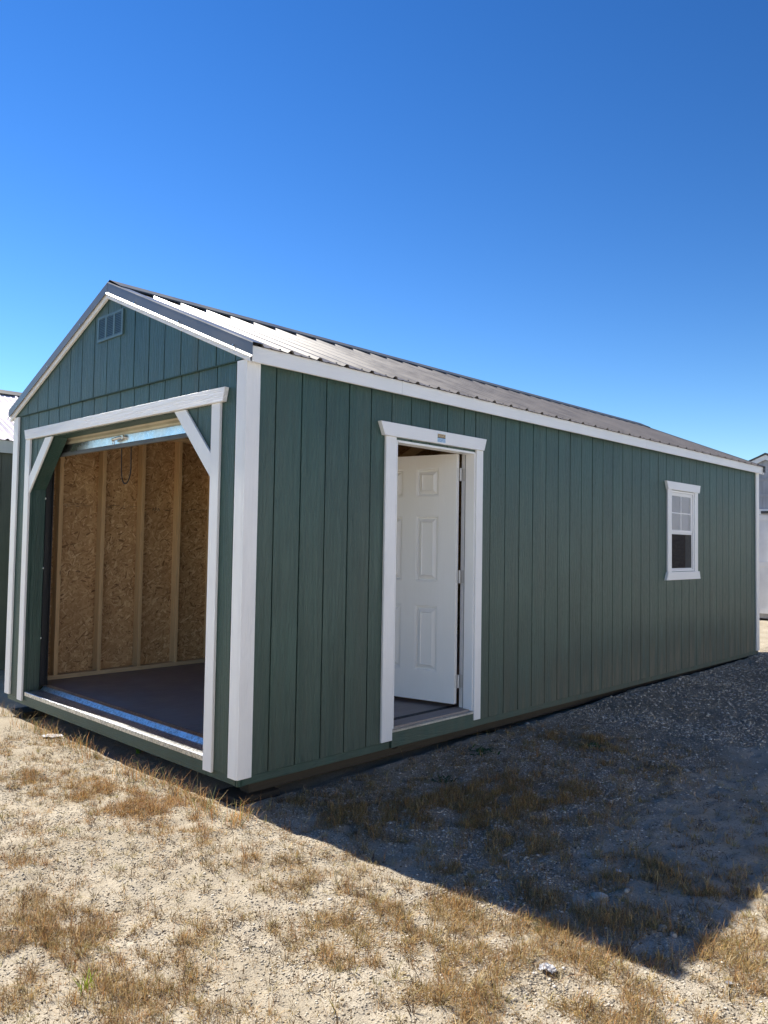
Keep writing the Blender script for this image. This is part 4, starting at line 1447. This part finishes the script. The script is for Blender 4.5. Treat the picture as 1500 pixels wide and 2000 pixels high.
# gravel: small angular chips in one mesh
def chips(n, box, fn, smin, smax, name, mat, flat=0.6):
    x, y = scatter(n, fn, box)
    z = ground_h(x, y)
    s = smin + (smax - smin) * rng.uniform(0, 1, n) ** 2.5
    base = np.array([(1, 0, 0), (0.3, 0.95, 0), (-0.8, 0.6, 0), (-0.8, -0.6, 0), (0.3, -0.95, 0), (0.1, 0.1, 1), (0, 0, -1)], float)
    fc = np.array([(0, 1, 5), (1, 2, 5), (2, 3, 5), (3, 4, 5), (4, 0, 5), (1, 0, 6), (2, 1, 6), (3, 2, 6), (4, 3, 6), (0, 4, 6)])
    V = base[None] * rng.uniform(0.6, 1.3, (n, 7, 1)) + rng.normal(0, 0.12, (n, 7, 3))
    a = rng.uniform(0, 6.28, n)
    ca, sa = np.cos(a)[:, None], np.sin(a)[:, None]
    asp = rng.uniform(0.6, 1.0, n)[:, None]
    vx = V[:, :, 0]; vy = V[:, :, 1] * asp
    X = (vx * ca - vy * sa) * s[:, None] + x[:, None]
    Y = (vx * sa + vy * ca) * s[:, None] + y[:, None]
    Z = V[:, :, 2] * s[:, None] * flat * rng.uniform(0.6, 1.1, (n, 1)) + z[:, None] + s[:, None] * 0.15
    P = np.stack([X, Y, Z], -1).reshape(-1, 3)
    F = (np.arange(n)[:, None, None] * 7 + fc[None]).reshape(-1, 3)
    me_ = bpy.data.meshes.new(name)
    me_.vertices.add(len(P)); me_.vertices.foreach_set('co', P.astype(np.float32).ravel())
    me_.loops.add(F.size); me_.loops.foreach_set('vertex_index', F.ravel().astype(np.int32))
    me_.polygons.add(len(F)); me_.polygons.foreach_set('loop_start', np.arange(0, F.size, 3, dtype=np.int32))
    t_ = me_.attributes.new('tone', 'FLOAT', 'POINT')
    t_.data.foreach_set('value', np.repeat(rng.uniform(0, 1, n), 7).astype(np.float32))
    me_.update(); me_.validate()
    me_.materials.append(mat)
    return link(name, me_)


def chip_mat(name, stops):
    g = G(name, rough=0.9, spec=0.2)
    t_ = g.n('Attribute', attribute_name='tone').outputs['Fac']
    c = g.ramp(t_, stops)
    n = g.noise(g.pos(), 150, 3)
    c = g.mix(g.math('MULTIPLY', g.mapr(n, 0.4, 0.7), 0.35), c, (0.20, 0.165, 0.115))
    g.color(c); g.bump(n, 0.5, 0.003)
    return g.m


CG = chip_mat('gravel_chip', [(0.0, (0.30, 0.265, 0.21)), (0.45, (0.48, 0.43, 0.355)), (0.85, (0.58, 0.535, 0.455)), (1.0, (0.70, 0.66, 0.60))])
CS = chip_mat('sand_chip', [(0.0, (0.30, 0.26, 0.20)), (0.5, (0.45, 0.405, 0.325)), (1.0, (0.60, 0.55, 0.46))])
o = chips(26000, (-0.1, 3.4, -0.9, 4.0), lambda x, y: np.clip(gravel_mask(x, y), 0.03, 1), 0.003, 0.011, 'gravel', CG)
tag(o, 'grey crushed stone gravel beside the green shed', 'gravel'); o['kind'] = 'stuff'
o = chips(14000, (-0.1, 2.6, 3.5, 11.0), lambda x, y: np.clip(gravel_mask(x, y) * (1.05 - x / 3), 0.03, 1), 0.006, 0.02, 'gravel', CG)
tag(o, 'coarser grey gravel along the far base of the green shed', 'gravel'); o['kind'] = 'stuff'
o = chips(60000, (-2.8, 3.2, -2.0, 0.6), lambda x, y: np.clip((1 - gravel_mask(x, y)) * sstep(fbm(x, y, 2.5, 55), 0.25, 0.6), 0.15, 1), 0.0018, 0.0075, 'sand_clods', CS)
tag(o, 'crumbly pale clods of sandy soil', 'soil'); o['kind'] = 'stuff'


CD = chip_mat('debris_chip', [(0.0, (0.06, 0.045, 0.03)), (0.6, (0.14, 0.10, 0.06)), (1.0, (0.30, 0.22, 0.12))])
o = chips(42000, (-2.8, 3.2, -2.0, 3.0), lambda x, y: np.clip(0.12 + 0.9 * sstep(fbm(x, y, 6.0, 63, 3), 0.45, 0.7) * (1 - 0.6 * gravel_mask(x, y)), 0, 1), 0.0015, 0.007, 'plant_debris', CD, 0.3)
tag(o, 'dark crumbs of dead plant matter strewn over the sand', 'debris'); o['kind'] = 'stuff'


# single stones
def stone(seed, s, mat, name='stone'):
    r2 = random.Random(seed)
    bm = bmesh.new()
    bmesh.ops.create_icosphere(bm, subdivisions=2, radius=1)
    offs = [Vector((r2.uniform(-1, 1), r2.uniform(-1, 1), r2.uniform(-1, 1))).normalized() for _ in range(7)]
    cut = [r2.uniform(0.55, 0.9) for _ in range(7)]
    for v in bm.verts:
        for o_, c_ in zip(offs, cut):
            d_ = v.co.dot(o_)
            if d_ > c_:
                v.co -= o_ * (d_ - c_)
        v.co.x *= s; v.co.y *= s * r2.uniform(0.68, 0.72); v.co.z *= s * 0.5
    me_ = bpy.data.meshes.new(name); bm.to_mesh(me_); bm.free()
    me_.materials.append(mat)
    return me_


g = G('stone_pale', rough=0.9, spec=0.2)
off = g.math('MULTIPLY', g.rnd(), 20)
pp = g.vmath('ADD', g.pos(), g.comb(off, 0.0, 0.0))
n = g.noise(pp, 40, 4, 0.6)
c = g.ramp(n, [(0.3, (0.22, 0.20, 0.16)), (0.6, (0.42, 0.40, 0.35)), (0.8, (0.55, 0.53, 0.48))])
g.color(c); g.bump(n, 0.6, 0.004); MATS['stone_pale'] = g.m
SP = [(1172, 1755, 0.042, 'largest pale flat stone lying in the shaded gravel, right of centre'),
      (1224, 1745, 0.020, 'pale stone just right of the largest flat stone in the shade'),
      (1102, 1740, 0.014, 'small pale stone left of the largest flat stone in the shade'),
      (1292, 1815, 0.030, 'angular pale stone in the shade above the pointed shadow tip'),
      (1315, 1828, 0.022, 'small stone touching distance right of the angular stone near the shadow tip'),
      (1352, 1813, 0.018, 'rightmost small stone near the sunlit right edge of the shadow'),
      (1305, 1872, 0.016, 'lowest small stone in the shade, closest to the shadow tip'),
      (1342, 1517, 0.030, 'pale elongated stone beside the smooth wheel track on the right'),
      (1382, 1540, 0.016, 'small round stone inside the smooth wheel track on the right'),
      (793, 1580, 0.018, 'small pale stone in deep shade left of the grass patches'),
      (1142, 1600, 0.020, 'pale stone right of the large shaded grass patch'),
      (870, 1690, 0.016, 'small flat stone just inside the shadow front edge'),
      (1315, 1362, 0.030, 'pale stone on the gravel below the window'),
      (1030, 1410, 0.026, 'pale stone at the wall foot right of the side door')]
for k, (px, py, s, lab) in enumerate(SP):
    x, y = pix(px, py, -0.10 if py > 1500 else -0.06)
    o = link('stone', stone(k, s, MATS['stone_pale']), None, (x, y, float(ground_h(x, y)) + s * 0.15))
    o.rotation_euler = (0, 0, k * 1.3)
    tag(o, lab, 'stone', 'loose stones in the shade')

# litter: crumpled paper and scraps
g = G('paper_white', rough=0.7); g.color(g.mix(g.mapr(g.noise(g.pos(), 60, 3), 0.4, 0.6), (0.66, 0.66, 0.66), (0.36, 0.36, 0.38))); g.bump(g.noise(g.pos(), 90, 2), 0.4, 0.003); MATS['paper_white'] = g.m


def crumple(name, label, px, py, w_, d_, hgt, seed, cat='litter'):
    x, y = pix(px, py, -0.11)
    r2 = random.Random(seed)
    m = MB(); nn = 9
    z0 = float(ground_h(x, y)) + 0.004
    pts = {}
    for i in range(nn):
        for j in range(nn):
            u = i / (nn - 1) - 0.5; v = j / (nn - 1) - 0.5
            rr_ = 1 - 0.35 * (abs(u) * 2) ** 3 * (abs(v) * 2) ** 2
            pts[i, j] = (u * w_ * rr_ + r2.uniform(-1, 1) * w_ * 0.03, v * d_ * rr_ + r2.uniform(-1, 1) * d_ * 0.03, r2.uniform(0, 1) * hgt + hgt * 1.2 * max(0, 0.35 - abs(u)) + 0.001)
    for i in range(nn - 1):
        for j in range(nn - 1):
            if r2.random() < 0.5:
                m.face([pts[i, j], pts[i + 1, j], pts[i + 1, j + 1]]); m.face([pts[i, j], pts[i + 1, j + 1], pts[i, j + 1]])
            else:
                m.face([pts[i, j], pts[i + 1, j], pts[i, j + 1]]); m.face([pts[i + 1, j], pts[i + 1, j + 1], pts[i, j + 1]])
    o = link(name, m.mesh(name, 'paper_white'), None, (x, y, z0))
    md = o.modifiers.new('thick', 'SOLIDIFY'); md.thickness = 0.001
    o.rotation_euler = (0, 0, r2.uniform(0.3, 1.0))
    tag(o, label, cat)
    return o


crumple('paper_scrap', 'crumpled white paper scrap in sunny dry grass near the shadow edge', 1070, 1899, 0.062, 0.048, 0.014, 3)
crumple('paper_scrap', 'tiny bright white scrap lying in the shade', 1208, 1709, 0.026, 0.02, 0.008, 5)
crumple('flat_scrap', 'flat pale scrap lying on the sand before the garage threshold', 102, 1441, 0.16, 0.10, 0.006, 8)
crumple('paper_scrap', 'small white scrap in the sunny grass at lower right', 1424, 1932, 0.022, 0.018, 0.006, 9)


# green weeds
def weed(name, label, px, py, n, length, width, col, seed, tilt=(0.2, 1.2), spread=0.02):
    x, y = pix(px, py, -0.10)
    bx = x + rng.normal(0, spread, n); by = y + rng.normal(0, spread, n)
    C_ = np.array([col]) * rng.uniform(0.7, 1.25, (n, 1))
    o = blades(bx, by, rng.uniform(0.5, 1.1, n) * length, rng.uniform(0.7, 1.2, n) * width, rng.uniform(0, 6.28, n), rng.uniform(*tilt, n), rng.uniform(0.1, 0.8, n), C_, name, BM)
    tag(o, label, 'weed')
    return o


weed('grass_sprig', 'bright yellow green grass sprig in the lower left corner', 168, 1920, 16, 0.075, 0.006, (0.40, 0.50, 0.06), 1, (0.05, 0.6), 0.018)
weed('green_weed', 'low green weed on the gravel midway along the shed', 1155, 1464, 60, 0.05, 0.012, (0.05, 0.14, 0.03), 2, (0.7, 1.4), 0.05)
weed('green_weed', 'dark green leafy weed near the side door step', 945, 1472, 130, 0.055, 0.013, (0.035, 0.10, 0.03), 3, (0.7, 1.4), 0.045)
weed('green_weed', 'dark green weed in deep shade below the side door', 868, 1520, 90, 0.05, 0.012, (0.03, 0.085, 0.03), 4, (0.7, 1.4), 0.04)
weed('green_weed', 'small lit green weed leaf under the garage sill', 270, 1458, 8, 0.07, 0.022, (0.22, 0.42, 0.06), 5, (0.3, 0.9), 0.012)
